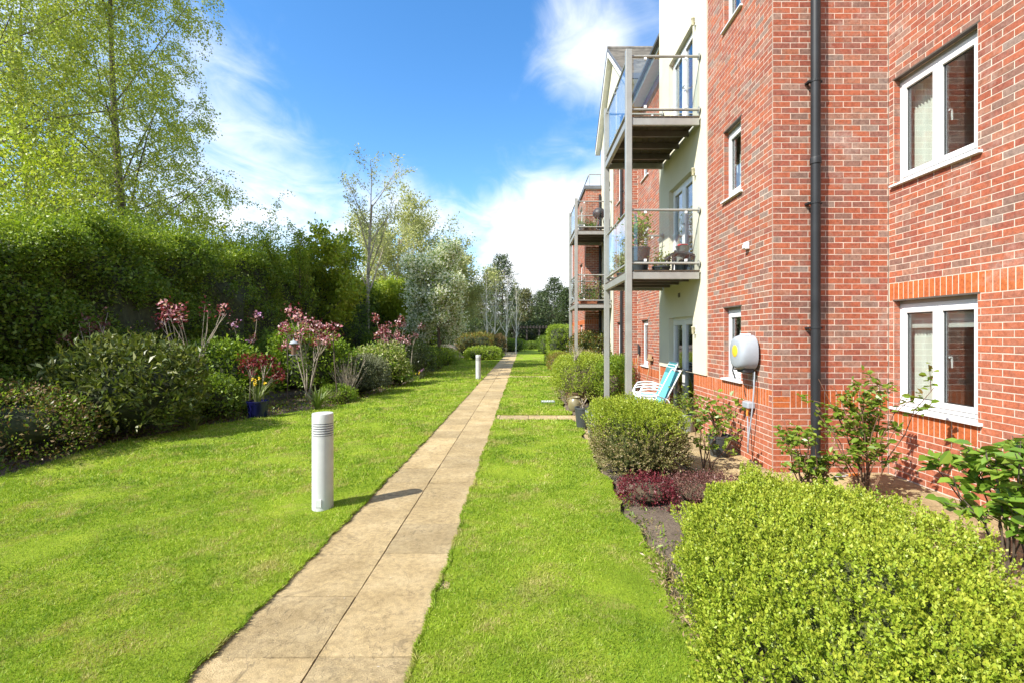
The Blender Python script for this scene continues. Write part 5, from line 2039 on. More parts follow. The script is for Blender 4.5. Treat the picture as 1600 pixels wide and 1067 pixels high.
def strap_clump(name, label, c, n, ln, mat, seed, wid=0.07, cat='plant', flowers=None):
    g = np.random.default_rng(seed)
    t = empty(name, c, label, cat)
    mb = MB()
    for i in range(n):
        a = g.uniform(0, 6.28)
        L_ = ln * g.uniform(.6, 1.1)
        o = Vector((math.cos(a), math.sin(a), 0))
        s = Vector((-o.y, o.x, 0)) * L_ * wid * 0.5
        b = Vector(c) + o * g.uniform(0, 0.06)
        lean = g.uniform(0.2, 0.8)
        pts = [b + o * (L_ * lean * f ** 1.6) + Vector((0, 0, L_ * (f - 0.45 * lean * f * f))) for f in (0, .35, .7, 1)]
        ws = (0.7, 1.0, 0.75, 0.05)
        k = len(mb.v)
        for p, w_ in zip(pts, ws):
            mb.v += [(p - s * w_)[:], (p + s * w_)[:]]
        for j in range(3):
            mb.f.append((k + 2 * j, k + 2 * j + 1, k + 2 * j + 3, k + 2 * j + 2))
            mb.mi.append(0)
    mb.build('foliage', mat, t, smooth=True)
    if flowers:
        fm, nf, hh = flowers
        for i in range(nf):
            a = g.uniform(0, 6.28)
            p = Vector(c) + Vector((math.cos(a) * g.uniform(.02, .2), math.sin(a) * g.uniform(.02, .2), 0))
            top = p + Vector((g.uniform(-.05, .05), g.uniform(-.05, .05), hh * g.uniform(.75, 1.05)))
            m2 = MB()
            m2.tube([p, p.lerp(top, .6), top], 0.005, 5)
            st = m2.build('flower_stem', 'stem_green', t)
            P = np.repeat(np.array([top[:]]), 9, 0)
            D = g.normal(size=(9, 3)) + np.array([[0.3, -0.8, 0.1]])
            leaf_mesh('petals', P, D, 0.045, fm, st, 0.7)
    return t


strap_clump('strap_leaf_plant', 'yellow green strappy plant at the right end of the big box bush', (2.66, 2.30, -0.03), 40, 0.42, 'lime_leaf', 32, 0.09)
# weeds, pebbles and leaf litter in the near bed
n = 2600
P = np.stack([g.uniform(1.0, 3.6, n), g.uniform(1.5, 5.2, n), g.uniform(-0.005, 0.012, n)], 1)
o = leaf_mesh('leaf_litter', P, g.normal(size=(n, 3)) * np.array([[1, 1, .25]]), 0.03 * g.uniform(.4, 1.3, n), 'dry_leaf', None, 0.5)
tag(o, 'scattered dead leaves and crumbs over the soil of the near bed', 'litter', kind='stuff')
n = 500
P = np.stack([1.02 + np.abs(g.normal(size=n)) * .12, g.uniform(2, 5.3, n), np.full(n, -0.01)], 1)
o = leaf_mesh('weeds', P, g.normal(size=(n, 3)) + np.array([[0, 0, .7]]), 0.06 * g.uniform(.4, 1.2, n), 'fresh_leaf', None, 0.25)
tag(o, 'small weeds sprouting along the edge of the near bed', 'weeds', kind='stuff')

# bushes between lawn and building, going away
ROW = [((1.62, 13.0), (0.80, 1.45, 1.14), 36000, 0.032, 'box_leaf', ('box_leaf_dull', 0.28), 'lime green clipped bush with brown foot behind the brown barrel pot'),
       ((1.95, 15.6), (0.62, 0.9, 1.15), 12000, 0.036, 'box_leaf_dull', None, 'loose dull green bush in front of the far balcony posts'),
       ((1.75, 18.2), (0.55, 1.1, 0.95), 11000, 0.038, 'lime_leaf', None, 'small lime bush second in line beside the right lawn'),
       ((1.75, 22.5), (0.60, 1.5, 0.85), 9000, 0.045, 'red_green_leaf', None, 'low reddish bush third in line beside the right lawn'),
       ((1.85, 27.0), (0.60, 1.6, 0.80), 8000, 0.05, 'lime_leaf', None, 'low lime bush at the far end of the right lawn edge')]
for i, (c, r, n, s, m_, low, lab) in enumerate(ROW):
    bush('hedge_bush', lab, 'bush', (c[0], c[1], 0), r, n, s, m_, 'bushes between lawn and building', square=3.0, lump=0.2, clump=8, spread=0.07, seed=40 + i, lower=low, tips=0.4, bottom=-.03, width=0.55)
bush('clipped_hedge', 'tall block shaped clipped green hedge beside the far lawn', 'hedge', (2.75, 33.0, 0), (1.1, 2.0, 2.3), 22000, 0.075, 'hedge_top_leaf', None, square=6, lump=0.05, clump=7, spread=0.08, seed=50, core='hedge_core', core_scale=.9, bottom=-.03)
bush('photinia', 'dark glossy photinia with reddish leaves below the far balcony', 'shrub', (2.55, 18.9, 0), (0.75, 0.9, 1.75), 12000, 0.055, ['dark_leaf', 'red_green_leaf'], None, square=2.2, lump=0.3, clump=6, spread=0.09, seed=51, core='hedge_core', core_scale=.7, bottom=-.03)
bush('hedge_bush', 'mid green bush by the foot of the far drainpipe', 'bush', (2.7, 14.9, 0), (0.5, 0.7, 1.0), 9000, 0.045, 'fresh_leaf', 'bushes between lawn and building', square=2.2, lump=0.3, clump=6, spread=0.08, seed=52, bottom=-.03)
bush('climber', 'loose green plant at the foot of the near balcony post', 'plant', (2.15, 11.6, 0), (0.35, 0.5, 1.05), 5000, 0.045, 'fresh_leaf', None, square=2, lump=0.4, clump=6, spread=0.09, seed=53, core_scale=.5, bottom=-.03)

# ------------------------------------------------------------------ the long hedge on the left
def long_hedge():
    g = np.random.default_rng(60)
    t = empty('hedge', (-10.2, 12, 0), 'long tall dark green hedge along the left side of the garden', 'hedge')
    # height and inner face along its length
    HY = [-2, 6, 9, 12, 16, 20, 26, 32, 40]
    HT = [3.5, 3.55, 3.75, 4.15, 4.45, 4.5, 4.4, 4.6, 4.4]
    HX = [-9.0, -9.0, -9.0, -9.0, -8.9, -8.6, -8.3, -8.2, -8.2]

    def top(y):
        return np.interp(y, HY, HT) + 0.20 * np.sin(y * 1.9) + 0.14 * np.sin(y * 4.7 + 1)

    def face(y, z):
        return np.interp(y, HY, HX) + 0.22 * np.sin(y * 2.3 + z * 1.1) * np.sin(z * 2.1 - y * .7) + 0.16 * np.sin(z * 4.1 + y * 1.3 + np.sin(y * 3)) + 0.10 * np.sin(y * 7.3 + 2 * np.sin(z * 5)) - 0.35 * np.clip(z / 4, 0, 1) ** 2

    def patch(n, y0, y1, mat, size, part, crest):
        tw = n // 7
        y = g.uniform(y0, y1, tw)
        if crest:
            x = face(y, top(y)) - g.uniform(0, 1.0, tw) ** 1.3 * 1.9
            z = top(y) + g.normal(size=tw) * 0.16 - 0.05
            nrm = np.stack([np.full(tw, 0.25), np.full(tw, -0.15), np.ones(tw)], 1)
        else:
            z = g.uniform(0, 1, tw) ** 0.85 * top(y)
            x = face(y, z) - np.abs(g.normal(size=tw)) * 0.16 + 0.10 * np.sin(y * 23 + z * 9) * np.sin(z * 21 - y * 8)
            nrm = np.stack([np.ones(tw), np.full(tw, -0.2), np.full(tw, 0.45)], 1)
        nrm = norm(nrm + g.normal(size=(tw, 3)) * 0.5)
        T = np.stack([x, y, z], 1)
        P = T[:, None, :] + nrm[:, None, :] * g.uniform(-0.1, 0.1, (tw, 7, 1)) + g.normal(size=(tw, 7, 3)) * 0.05
        D = nrm[:, None, :] * 0.5 + g.normal(size=(tw, 7, 3)) * 0.7
        leaf_mesh(part, P.reshape(-1, 3), D.reshape(-1, 3), size * g.uniform(.6, 1.3, tw * 7), mat, t, 0.6, up=0.3)
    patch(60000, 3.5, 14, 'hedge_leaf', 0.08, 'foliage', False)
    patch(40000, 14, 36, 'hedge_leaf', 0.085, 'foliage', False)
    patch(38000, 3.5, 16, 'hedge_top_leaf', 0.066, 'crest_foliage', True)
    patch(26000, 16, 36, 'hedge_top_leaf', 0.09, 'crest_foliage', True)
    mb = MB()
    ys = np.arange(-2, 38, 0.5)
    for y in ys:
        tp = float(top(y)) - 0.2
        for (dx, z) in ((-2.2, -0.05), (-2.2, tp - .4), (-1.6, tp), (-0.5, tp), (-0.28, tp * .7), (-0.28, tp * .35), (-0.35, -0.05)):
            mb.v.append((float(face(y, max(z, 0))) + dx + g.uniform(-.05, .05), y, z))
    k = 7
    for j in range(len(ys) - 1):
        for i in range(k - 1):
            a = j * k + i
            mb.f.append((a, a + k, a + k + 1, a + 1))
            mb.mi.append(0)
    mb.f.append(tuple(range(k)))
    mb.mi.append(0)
    mb.build('filler_core', 'hedge_core', t)  # solid dark filler added behind the leaves, closes the view through the hedge
    # shoots that stand up above the crest
    mb, P, D = MB(), [], []
    for i in range(120):
        y = g.uniform(6, 32)
        x = float(face(y, 4)) - g.uniform(.2, 1.6)
        b = Vector((x, y, float(top(y)) - 0.1))
        e = b + Vector((g.uniform(-.2, .2), g.uniform(-.2, .2), g.uniform(.3, .9)))
        mb.tube([b, e], [0.008, 0.003], 4, cap=False)
        for j in range(14):
            P.append(np.array(b.lerp(e, g.uniform(.2, 1))[:]) + g.normal(size=3) * 0.03)
            D.append(g.normal(size=3) * 0.7 + np.array([0, 0, .5]))
    mb.build('shoot', 'stem_green', t)['kind'] = 'stuff'
    leaf_mesh('shoot_foliage', P, D, 0.07, 'hedge_top_leaf', t, 0.55)


long_hedge()

# sunlit shrubs that stand behind the hedge and show above its crest
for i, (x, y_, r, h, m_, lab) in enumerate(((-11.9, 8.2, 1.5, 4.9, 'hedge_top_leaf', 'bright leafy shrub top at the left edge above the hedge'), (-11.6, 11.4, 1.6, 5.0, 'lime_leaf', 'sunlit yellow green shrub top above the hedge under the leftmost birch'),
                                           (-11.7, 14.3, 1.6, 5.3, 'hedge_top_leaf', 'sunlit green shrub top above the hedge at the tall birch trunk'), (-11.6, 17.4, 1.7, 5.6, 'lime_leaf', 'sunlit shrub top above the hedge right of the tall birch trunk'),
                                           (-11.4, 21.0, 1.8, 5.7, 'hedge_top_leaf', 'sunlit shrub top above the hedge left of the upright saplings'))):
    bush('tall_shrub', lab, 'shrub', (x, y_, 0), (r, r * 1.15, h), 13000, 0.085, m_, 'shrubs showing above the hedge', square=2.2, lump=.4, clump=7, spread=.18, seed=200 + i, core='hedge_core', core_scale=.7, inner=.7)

# ------------------------------------------------------------------ trees
BIRCH = dict(segs=[12, 6, 4, 3], taper=[0.14, 0.25, 0.3, 0.4], wob=[0.045, 0.09, 0.12, 0.08], trop=[0.01, 0.03, -0.10, -0.42], sides=[9, 6, 4, 3], leaf_from=2, leafn=[0, 0, 2, 8],
             kids=[36, 8, 5], kidr=[0.27, 0.42, 0.5], kidl=[0.335, 0.42, 0.85], short=[0.42, 0.3, 0.3], ang=[54, 48, 50])
BIRCH['from'] = [0.16, 0.15, 0.2]
tree('birch_tree', 'tall silver birch with drooping yellow green spring foliage behind the hedge', (-15.7, 19.6, 0), 18.6, 0.21, BIRCH, [('crown', 'birch_leaf', 3, 0.080, 0.72, 0.10, -0.5)], seed=4, bark='bark_birch', group='birches behind the hedge')
tree('birch_tree', 'leftmost birch with dense bright foliage cut by the picture edge', (-17.2, 15.4, 0), 17.0, 0.20, BIRCH, [('crown', 'birch_leaf', 2, 0.080, 0.72, 0.075, -0.4)], seed=9, bark='bark_birch', group='birches behind the hedge')
tree('birch_tree', 'birch with pale foliage standing between the two nearer birches', (-21.5, 21.5, 0), 17.0, 0.2, BIRCH, [('crown', 'birch_leaf', 1, 0.105, 0.72, 0.10, -0.4)], seed=13, bark='bark_birch', group='birches behind the hedge')

ROUND = dict(segs=[6, 6, 5, 4], taper=[0.35, 0.3, 0.3, 0.4], wob=[0.06, 0.12, 0.16, 0.2], trop=[0.03, 0.05, 0.03, 0.0], sides=[8, 6, 4, 3], leaf_from=2, leafn=[0, 0, 3, 5],
             kids=[10, 8, 6], kidr=[0.5, 0.5, 0.5], kidl=[0.62, 0.5, 0.5], short=[0.4, 0.3, 0.3], ang=[50, 45, 45])
ROUND['from'] = [0.25, 0.2, 0.2]
BLOSSOM = dict(ROUND)
BLOSSOM.update(kids=[12, 8, 6], kidl=[0.48, 0.5, 0.5])
tree('blossom_tree', 'white blossoming tree at the end of the left bed', (-4.25, 24.5, 0), 4.9, 0.10, BLOSSOM, [('crown', 'fresh_leaf', 2, 0.095, 0.6, 0.18, 0.1), ('blossom', 'white_petal', 3, 0.10, 0.85, 0.17, 0.3)], seed=3, bark='bark')
PALE = dict(ROUND)
PALE.update(kids=[12, 8, 6], kidl=[0.66, 0.5, 0.5])
tree('ash_tree', 'big pale leaved tree with see through crown behind the hedge', (-10.4, 39, 0), 9.6, 0.24, PALE, [('crown', 'pale_leaf', 2, 0.18, 0.55, 0.25, 0.1)], seed=5, bark='bark_pale')
tree('ash_tree', 'smaller pale leaved tree between the blossom tree and the pines', (-6.6, 47, 0), 7.6, 0.2, PALE, [('crown', 'pale_leaf', 2, 0.18, 0.55, 0.25, 0.1)], seed=8, bark='bark_pale')
BARE = dict(segs=[7, 7, 5, 4], taper=[0.45, 0.3, 0.3, 0.4], wob=[0.05, 0.08, 0.12, 0.15], trop=[0.02, 0.07, 0.05, 0.04], sides=[8, 6, 4, 3], leaf_from=3, leafn=[0, 0, 0, 2],
            kids=[9, 7, 6], kidr=[0.55, 0.45, 0.5], kidl=[0.58, 0.40, 0.5], short=[0.45, 0.3, 0.3], ang=[36, 38, 40])
BARE['from'] = [0.42, 0.3, 0.2]
tree('bare_tree', 'almost leafless slender tree rising above the hedge', (-8.6, 26.5, 0), 8.9, 0.13, BARE, [('crown', 'pale_leaf', 1, 0.12, 0.5, 0.06, 0.1)], seed=6, bark='bark_pale')
LIME = dict(ROUND)
LIME.update(kids=[9, 7, 5], kidl=[0.6, 0.5, 0.5])
for (x, y_, h, sd, lab) in ((-7.4, 29.5, 4.0, 20, 'bright lime green tree at the far end of the hedge'), (-8.6, 33, 4.4, 21, 'lime green tree behind the white blossom tree'), (-9.8, 21.5, 4.9, 22, 'fresh green tree top showing over the middle of the hedge')):
    tree('lime_green_tree', lab, (x, y_, 0), h, 0.10, LIME, [('crown', 'lime_leaf', 2, 0.15, 0.6, 0.16, 0.1)], seed=sd, bark='bark', group='lime green trees by the hedge')
POP = dict(segs=[9, 5, 4], taper=[0.2, 0.3, 0.4], wob=[0.03, 0.08, 0.1], trop=[0.02, 0.12, 0.1], sides=[7, 5, 3], leaf_from=1, leafn=[0, 3, 4], kids=[26, 4], kidr=[0.4, 0.5], kidl=[0.22, 0.5], short=[0.5, 0.3], ang=[32, 35])
POP['from'] = [0.25, 0.2]
for (x, y_, h, sd, lab) in ((-8.9, 19.5, 5.7, 31, 'dark upright sapling poking above the hedge left of the bare tree'), (-9.3, 18.0, 5.0, 32, 'shorter dark upright sapling above the hedge'),
                            (-9.6, 22.8, 6.2, 33, 'dark upright sapling just left of the bare tree')):
    tree('upright_sapling', lab, (x, y_, 0), h, 0.05, POP, [('crown', 'hedge_top_leaf', 2, 0.08, 0.5, 0.06, 0.2)], seed=sd, bark='bark', group='upright saplings above the hedge')
# far white stemmed birches
WH = dict(segs=[9, 5, 4], taper=[0.2, 0.3, 0.4], wob=[0.03, 0.07, 0.1], trop=[0.02, 0.10, 0.06], sides=[7, 5, 3], leaf_from=2, leafn=[0, 0, 1], kids=[12, 5], kidr=[0.5, 0.5], kidl=[0.35, 0.4], short=[0.5, 0.3], ang=[30, 35])
WH['from'] = [0.2, 0.2]
plain('bark_white', (0.62, 0.58, 0.50), 0.8, var=0.2, nscale=3)
for i, (px, h, y_) in enumerate(((762, 6.6, 44), (773, 7.4, 46), (790, 6.9, 43), (806, 6.2, 47))):
    x = (px - 818) * y_ / F
    tree('white_birch', ('leftmost', 'second', 'third', 'rightmost')[i] + ' of the four far bare birches with white stems', (x, y_, 0), h, 0.085, WH, [('crown', 'pale_leaf', 1, 0.10, 0.5, 0.1, 0)], seed=50 + i, bark='bark_white', group='far white birches')


def pine(name, label, base, height, rad, seed, mat='pine_needle', n_whorl=20, per=8, start=0.08, leafy=40):
    g = random.Random(seed)
    q = np.random.default_rng(seed)
    t = empty(name, base, label, 'tree', 'far evergreen trees')
    m1 = MB()
    b = Vector(base)
    m1.tube([b - Vector((0, 0, .1)), b + Vector((0.1, 0, height * .5)), b + Vector((0, 0, height))], [height * .016, height * .01, 0.02], 7)
    P, D = [], []
    for i in range(n_whorl):
        f = start + (1 - start) * (i + g.random() * .6) / n_whorl
        z = height * f
        for k in range(per):
            a = k * 6.283 / per + g.uniform(-.4, .4)
            L_ = rad * (1 - f) ** 0.62 * g.uniform(.6, 1.15) + 0.25
            o = Vector((math.cos(a), math.sin(a), 0))
            s = b + Vector((0, 0, z))
            e = s + o * L_ + Vector((0, 0, L_ * g.uniform(0.05, .45)))
            m1.tube([s, s.lerp(e, .5) - Vector((0, 0, .05 * L_)), e], [0.035, 0.025, 0.01], 4, cap=False)
            for j in range(leafy):
                ff = 1 - abs(q.normal()) * .35
                P.append(np.array(s.lerp(e, max(.1, ff))[:]) + q.normal(size=3) * np.array([.24, .24, .2]))
                D.append(np.array([o.x * .5, o.y * .5, .6]) + q.normal(size=3) * .6)
    m1.build('trunk', 'bark', t)
    leaf_mesh('crown', P, D, 0.36 * q.uniform(.6, 1.2, len(P)), mat, t, 0.26)


PINES = [(784, 62, 11.8, 3.4, 'pine_needle', 'tallest dark pine behind the far white birches'), (768, 66, 10.6, 3.2, 'yew_needle', 'olive toned pine left of the tallest dark pine'),
         (866, 68, 9.4, 3.2, 'pine_needle', 'broad dark pine at the garden end beside the building'), (846, 72, 8.0, 2.4, 'pine_needle', 'dark pine between the pergola and the broad pine'),
         (822, 74, 8.4, 2.5, 'yew_needle', 'olive pine directly above the pergola roof'), (885, 64, 7.6, 2.2, 'pine_needle', 'dark pine partly hidden by the far balcony posts'),
         (742, 70, 8.8, 2.6, 'pine_needle', 'dark pine showing behind the blossom tree'), (805, 80, 9.2, 2.6, 'pine_needle', 'dark pine farthest back in the gap behind the birches')]
for i, (px, y_, h, r, m_, lab) in enumerate(PINES):
    pine('pine_tree', lab, ((px - 818) * y_ / F, y_, 0), h, r, 70 + i, m_)
# belt of dark shrubs that closes the garden
for i, (px, y_, r, h, m_, lab) in enumerate(((735, 58, 4.2, 3.2, 'dark_leaf', 'dark shrub mass behind the far low hedge'), (800, 66, 4.0, 2.9, 'dark_leaf', 'dark shrub mass behind the white birches'), (850, 70, 5, 3.2, 'dark_leaf', 'dark shrub mass behind the pergola'),
                                             (900, 66, 4, 3.4, 'dark_leaf', 'dark shrub mass behind the far end of the building'), (660, 60, 6, 4.5, 'dark_leaf', 'dark shrub mass under the big pale tree'))):
    bush('evergreen_shrub', lab, 'shrub', ((px - 818) * y_ / F, y_, 0), (r, r * .6, h), 9000, 0.2, m_, 'evergreen shrubs at the garden end', square=2.4, lump=.35, clump=6, spread=.3, seed=90 + i, core='hedge_core', bottom=-.05)
# woodland strip far behind, so that no bare ground shows
g = np.random.default_rng(95)
n = 15000
P = np.stack([g.uniform(-75, 40, n), 105 + g.normal(size=n) * 3, g.uniform(0, 1, n) ** .8 * (6.0 + 1.6 * np.sin(g.uniform(0, 1, n)))], 1)
P[:, 2] *= 0.85 + 0.25 * np.sin(P[:, 0] * .35) * np.sin(P[:, 0] * .13 + 1)
o = leaf_mesh('distant_woodland', P, g.normal(size=(n, 3)), 1.1 * g.uniform(.5, 1.2, n), 'dark_leaf', None, 0.7)
tag(o, 'low belt of distant woodland closing the view behind the garden', 'woodland', kind='stuff')
n = 16000
P = np.stack([g.uniform(-60, -15, n), g.uniform(2, 60, n), g.uniform(0, 1, n) ** .8 * 4.2], 1)
P[:, 0] = -18 - np.abs(g.normal(size=n)) * 3.5 - 2
P[:, 2] *= np.clip((P[:, 1] - 8) / 14, 0.25, 1)
o = leaf_mesh('distant_woodland', P, g.normal(size=(n, 3)), 0.5 * g.uniform(.5, 1.2, n), 'hedge_leaf', None, 0.7)
tag(o, 'undergrowth beyond the left hedge under the birches', 'woodland', kind='stuff')

# far low hedges and pergola
FAR = [((-3.75, 37.5), (1.35, 1.2, 1.75), 'red_green_leaf', 'far green and russet hedge in front of the white birches'), ((-2.35, 39.0), (0.9, 0.9, 1.65), 'bronze_leaf', 'reddish brown hedge at the foot of the white birches'),
       ((-2.75, 34.0), (1.15, 1.0, 0.85), 'hedge_top_leaf', 'low dark green hedge beside the farthest bollard light'), ((-1.2, 50.0), (1.4, 1.2, 1.25), 'hedge_top_leaf', 'rounded green bush where the path ends'),
       ((0.9, 58.0), (1.2, .9, 0.9), 'hedge_leaf', 'small dark bush in front of the pergola'), ((2.2, 44), (.8, 2, 1.5), 'hedge_leaf', 'dark green bush beyond the clipped block hedge')]
for i, (c, r, m_, lab) in enumerate(FAR):
    bush('low_hedge', lab, 'hedge', (c[0], c[1], 0), r, 7000, 0.085, m_, 'low hedges at the far end', square=4, lump=.12, clump=6, spread=.12, seed=110 + i, core='hedge_core', core_scale=.85, bottom=-.04)
t = empty('pergola', (1.0, 62, 0), 'dark wooden pergola with roof slats at the far end of the garden', 'pergola')
for x in (-1.2, 0.4, 2.0, 3.4):
    for y_ in (61, 64):
        m1 = MB()
        m1.box(x - .09, x + .09, y_ - .09, y_ + .09, -0.1, 2.5)
        m1.build('post', 'pergola_wood', t)
for y_ in (61, 64):
    m1 = MB()
    m1.box(-1.6, 3.8, y_ - .06, y_ + .06, 2.5, 2.7)
    m1.build('beam', 'pergola_wood', t)
for i in range(14):
    m1 = MB()
    x = -1.5 + i * .4
    m1.box(x - .04, x + .04, 60.3, 64.7, 2.7, 2.84)
    m1.build('roof_slat', 'pergola_wood', t)

# ------------------------------------------------------------------ shrubs of the left bed
LEFT = [  # name, label, px, base_py, half width px, height px, depth scale, leaf, size, n, extra
    ('skimmia', 'broad glossy dark green shrub with arching leaves at the near bed edge', (-6.80, 8.3), (1.0, 0.9, 1.42), 9500, 0.12, 'glossy_leaf', dict(square=2.1, lump=.34, width=.30, clump=8, spread=.14, core='hedge_core', upward=.7)),
    ('bronze_shrub', 'low bronze and brown twiggy shrub at the left edge of the picture', (-7.15, 6.75), (0.95, 0.8, 0.95), 9000, 0.045, ['bronze_leaf', 'hedge_leaf'], dict(square=2.1, lump=.3, clump=7, spread=.1, core='hedge_core', core_scale=.6, inner=.66)),
    ('laurel', 'light green leafy shrub behind the blue pot', (-7.0, 11.3), (0.95, 0.7, 1.38), 7000, 0.085, 'fresh_leaf', dict(square=2.1, lump=.35, clump=6, spread=.14, core='hedge_core')),
    ('laurel', 'dark green shrub in shade between the glossy shrub and the blue pot', (-6.35, 9.95), (0.40, 0.5, 0.8), 5000, 0.06, 'hedge_leaf', dict(square=2.1, lump=.35, clump=6, spread=.12, core='hedge_core')),
    ('laurel', 'tall light green shrub behind the bird feeder', (-5.85, 13.4), (0.95, 0.6, 1.75), 7000, 0.085, 'fresh_leaf', dict(square=2.1, lump=.4, clump=6, spread=.15, core='hedge_core')),
    ('variegated_shrub', 'clipped grey green shrub with small pale leaves at the lawn edge', (-4.75, 14.1), (0.80, 0.62, 1.12), 13000, 0.038, 'grey_leaf', dict(square=3.0, lump=.14, clump=7, spread=.07, core='hedge_core')),
    ('hebe', 'low bright green mound at the lawn edge by the grey green shrub', (-4.75, 12.35), (0.42, 0.34, 0.42), 4500, 0.035, 'fresh_leaf', dict(square=2.1, lump=.3, clump=7, spread=.06)),
    ('euphorbia', 'pale green leafy clump behind the grey green shrub', (-4.85, 16.2), (0.95, 0.7, 1.25), 6500, 0.085, ['fresh_leaf', 'pale_leaf'], dict(square=2.1, lump=.35, clump=6, spread=.14, core='hedge_core')),
    ('hebe', 'rounded fresh green clump at the lawn edge beyond the grey green shrub', (-4.35, 17.0), (0.42, 0.5, 0.68), 4500, 0.045, 'fresh_leaf', dict(square=2.1, lump=.3, clump=7, spread=.08)),
    ('evergreen_bush', 'dark green rounded bush at the lawn edge near the second bollard light', (-4.55, 19.8), (0.72, 0.8, 1.35), 7000, 0.06, 'dark_leaf', dict(square=2.2, lump=.3, clump=6, spread=.12, core='hedge_core')),
    ('evergreen_bush', 'dark green bush below the white blossom tree', (-5.0, 23.0), (1.1, 1.2, 1.2), 6500, 0.075, 'hedge_leaf', dict(square=2.2, lump=.3, clump=6, spread=.14, core='hedge_core')),
    ('evergreen_bush', 'mid green bush at the bend of the far left bed', (-4.8, 28.0), (0.9, 1.6, 0.95), 6000, 0.08, 'hedge_top_leaf', dict(square=2.2, lump=.3, clump=6, spread=.14, core='hedge_core')),
    ('evergreen_bush', 'loose green bush between blossom tree and hedge', (-6.8, 25.0), (1.4, 2.0, 2.0), 8000, 0.09, 'hedge_leaf', dict(square=2.2, lump=.35, clump=6, spread=.18, core='hedge_core')),
    ('evergreen_bush', 'shaded green bush at the back of the bed under the hedge', (-7.4, 15.6), (1.0, 1.6, 1.5), 7000, 0.085, 'hedge_leaf', dict(square=2.2, lump=.35, clump=6, spread=.16, core='hedge_core')),
]
for i, (nm, lab, c, r, n, s, m_, kw) in enumerate(LEFT):
    bush(nm, lab, 'shrub', (c[0], c[1], 0), r, n, s, m_, None, seed=130 + i, bottom=-.03, **kw)


def flowering_shrub(label, base, height, spread, seed, n_st=5, petal='pink_petal', leafm='maroon_leaf', heads=4, size=0.075, name='flowering_shrub', bloom=1.0):
    """bare forked stems with heads of flowers and dark red young leaves"""
    g = random.Random(seed)
    q = np.random.default_rng(seed)
    t = empty(name, base, label, 'shrub', 'shrubs of the left bed with bare stems')
    m1 = MB()
    P1, D1_, P2, D2_ = [], [], [], []
    for i in range(n_st):
        a = i * 6.283 / n_st + g.uniform(-.5, .5)
        o = Vector((math.cos(a), math.sin(a), 0)) * spread * g.uniform(.3, .9)
        b = Vector(base) + Vector((g.uniform(-.08, .08), g.uniform(-.08, .08), -.03))
        h = height * g.uniform(.72, 1.0)
        fork = b + o * .55 + Vector((0, 0, h * .62))
        m1.tube([b, b.lerp(fork, .5) + Vector((g.uniform(-.05, .05), g.uniform(-.05, .05), 0)), fork], [0.017, 0.014, 0.011], 6)
        for k in range(heads):
            e = fork + o * g.uniform(.2, .7) + Vector((g.uniform(-.22, .22), g.uniform(-.22, .22), h * g.uniform(.2, .40)))
            m1.tube([fork, fork.lerp(e, .5) + Vector((g.uniform(-.04, .04), 0, .02)), e], [0.009, 0.007, 0.004], 5)
            c = np.array(e[:])
            open_ = g.random() < bloom
            for w in range(15 if open_ else 0):
                P1.append(c + q.normal(size=3) * .055 + np.array([0, 0, .03]))
                D1_.append(q.normal(size=3) + np.array([0, 0, .2]))
            for w in range(26 if open_ else 5):
                P2.append(c + q.normal(size=3) * .07)
                D2_.append(q.normal(size=3) + np.array([0, 0, .35]))
    m1.build('stem', 'bark_pale', t, smooth=True)
    if petal:
        leaf_mesh('blossom', P1, D1_, size * q.uniform(.6, 1.2, len(P1)), petal, t, .8)
    leaf_mesh('foliage', P2, D2_, size * 1.15 * q.uniform(.6, 1.2, len(P2)), leafm, t, .45)
    return t


flowering_shrub('tall pink and dark red flowering shrub on bare stems behind the bird feeder', (-5.6, 12.5, 0), 2.30, 0.80, 1, 7)
flowering_shrub('second pink flowering shrub above the pale green clump', (-4.65, 16.6, 0), 2.35, 0.45, 2, 5, heads=3)
flowering_shrub('pink flowering shrub with many bare stems in front of the dark hedge', (-7.15, 10.4, 0), 2.6, 0.85, 3, 8, heads=2, bloom=0.3)
flowering_shrub('single mauve flowered shrub in the shade left of the bird feeder', (-7.1, 12.4, 0), 2.35, 0.35, 4, 3, 'mauve_petal', 'plum_leaf', heads=1)
flowering_shrub('thin shrub with faded pink heads between clump and dark bush', (-4.5, 18.6, 0), 2.2, 0.4, 5, 4, 'pink_petal', 'plum_leaf', heads=2)
flowering_shrub('low dark red leaved acer above the blue pot', (-5.85, 10.6, 0), 1.36, 0.45, 6, 4, None, 'red_leaf', heads=4, name='red_acer')
flowering_shrub('leggy shrub with dull red leaves deep in shade under the hedge', (-8.0, 9.2, 0), 2.4, 0.6, 7, 5, None, 'plum_leaf', heads=2, bloom=0.3)

# twiggy pale bush behind the feeder
g = random.Random(77)
t = empty('twiggy_bush', (-4.95, 13.2, 0), 'bare pale twigged bush beside the tall pink shrub', 'shrub')
m1 = MB()
for i in range(70):
    a, s = g.uniform(0, 6.28), g.uniform(.1, .55)
    b = Vector((-4.75, 13.1, 0))
    e = b + Vector((math.cos(a) * s, math.sin(a) * s, g.uniform(.7, 1.25)))
    mid = b.lerp(e, .5) + Vector((g.uniform(-.06, .06), g.uniform(-.06, .06), 0))
    m1.tube([b, mid, e], [0.008, 0.006, 0.003], 4, cap=False)
m1.build('twig', 'bark_pale', t)
strap_clump('strap_leaf_plant', 'arching strap leaved clump at the lawn edge right of the blue pot', (-4.75, 11.15, 0), 60, 0.62, 'strap_leaf', 41, .07)
strap_clump('strap_leaf_plant', 'grassy clump in shade at the foot of the glossy shrub', (-5.95, 8.75, 0), 40, 0.40, 'strap_leaf', 42, .06)
strap_clump('strap_leaf_plant', 'upright grassy tuft behind the blue pot', (-6.0, 10.5, 0), 40, 0.6, 'strap_leaf', 43, .05)
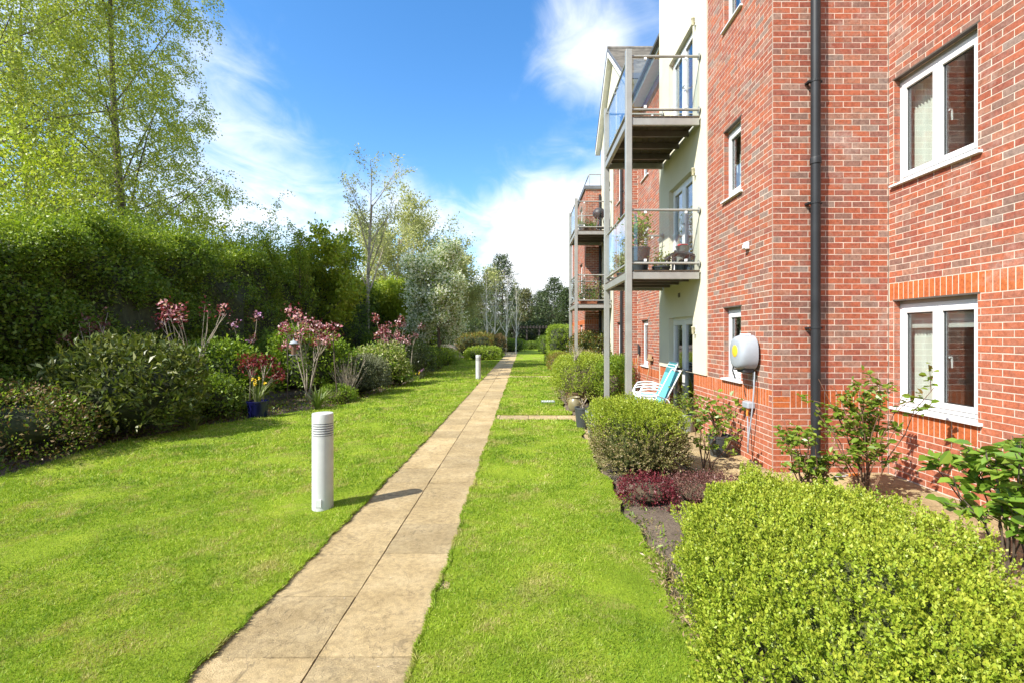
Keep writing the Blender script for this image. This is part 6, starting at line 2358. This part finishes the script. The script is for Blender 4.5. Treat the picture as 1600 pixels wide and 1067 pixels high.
# blue pot with daffodils
c = (-5.52, 10.05, 0.0)
t = empty('blue_pot', c, 'deep blue glazed pot on the lawn edge holding daffodils', 'pot')
m1 = MB()
pot_lathe(m1, c, 0.215, 0.17, 0.36, n=28)
m1.build('vessel', 'blue_glaze', t, smooth=True)
m1 = MB()
m1.lathe([(0.001, .30), (.18, .30), (.18, .325), (.001, .33)], c, 16)
m1.build('compost', 'soil_dark', t)
strap_clump('daffodils', 'yellow daffodils with grey green leaves growing in the blue pot', (c[0], c[1], 0.32), 46, 0.46, 'strap_leaf', 44, .045, 'flowers', ('yellow_petal', 6, 0.50))
# bird feeder on its pole
c = Vector((-5.72, 11.7, 0))
t = empty('bird_feeder', c, 'hanging seed feeder with grey lid among the tall pink shrub', 'bird feeder')
m1 = MB()
m1.tube([c, c + Vector((0.02, 0, 1.0)), c + Vector((0, 0, 1.62)), c + Vector((0.05, 0, 1.70)), c + Vector((0.14, 0, 1.70)), c + Vector((.16, 0, 1.62))], 0.012, 7)
m1.build('pole', 'bark', t, smooth=True)
f = c + Vector((.16, 0, 1.24))
m1 = MB()
m1.lathe([(0.05, 0), (0.052, 0.26)], f, 16)
m1.build('seed_tube', 'pot_brown', t, smooth=True)
m1 = MB()
m1.lathe([(0.10, .26), (0.10, .275), (0.06, .32), (0.015, .335), (0.01, .40)], f, 18)
m1.build('lid', 'grey_plastic', t, smooth=True)
m1 = MB()
m1.lathe([(0.001, -.02), (0.10, -.012), (0.105, .008), (.05, .002)], f, 18)
m1.build('tray', 'grey_plastic', t, smooth=True)
m1 = MB()
m1.tube([(-4.62, 12.05, 0), (-4.72, 12.07, 1.05), (-4.76, 12.08, 1.8)], [0.016, .015, .012], 7)
tag(m1.build('plant_stake', 'bark', smooth=True), 'dark wooden stake standing in the bed right of the pink shrub', 'stake')
# small flowers by the lawn edge
strap_clump('bedding_flowers', 'small yellow flowers at the lawn edge by the dark bush', (-4.02, 18.2, 0), 30, .25, 'fresh_leaf', 45, .1, 'flowers', ('yellow_petal', 5, .3))
strap_clump('bedding_flowers', 'small mauve flowers at the lawn edge by the dark bush', (-3.98, 19.0, 0), 40, .28, 'grey_leaf', 46, .1, 'flowers', ('mauve_petal', 10, .36))
# ground cover under everything
g = np.random.default_rng(99)
n = 16000
yy = g.uniform(4.5, 34, n)
xx = bed_edge(yy) - 0.06 - np.abs(g.normal(size=n)) * 0.9
zz = np.abs(g.normal(size=n)) * 0.10 * np.clip((bed_edge(yy) - xx) * 2, .25, 1)
o = leaf_mesh('ground_cover', np.stack([xx, yy, zz], 1), g.normal(size=(n, 3)) + np.array([[0, 0, .5]]), 0.06 * g.uniform(.5, 1.3, n), ['hedge_leaf', 'fresh_leaf', 'bronze_leaf'], None, .45)
tag(o, 'low leafy ground cover under the shrubs of the left bed', 'ground cover', kind='stuff')
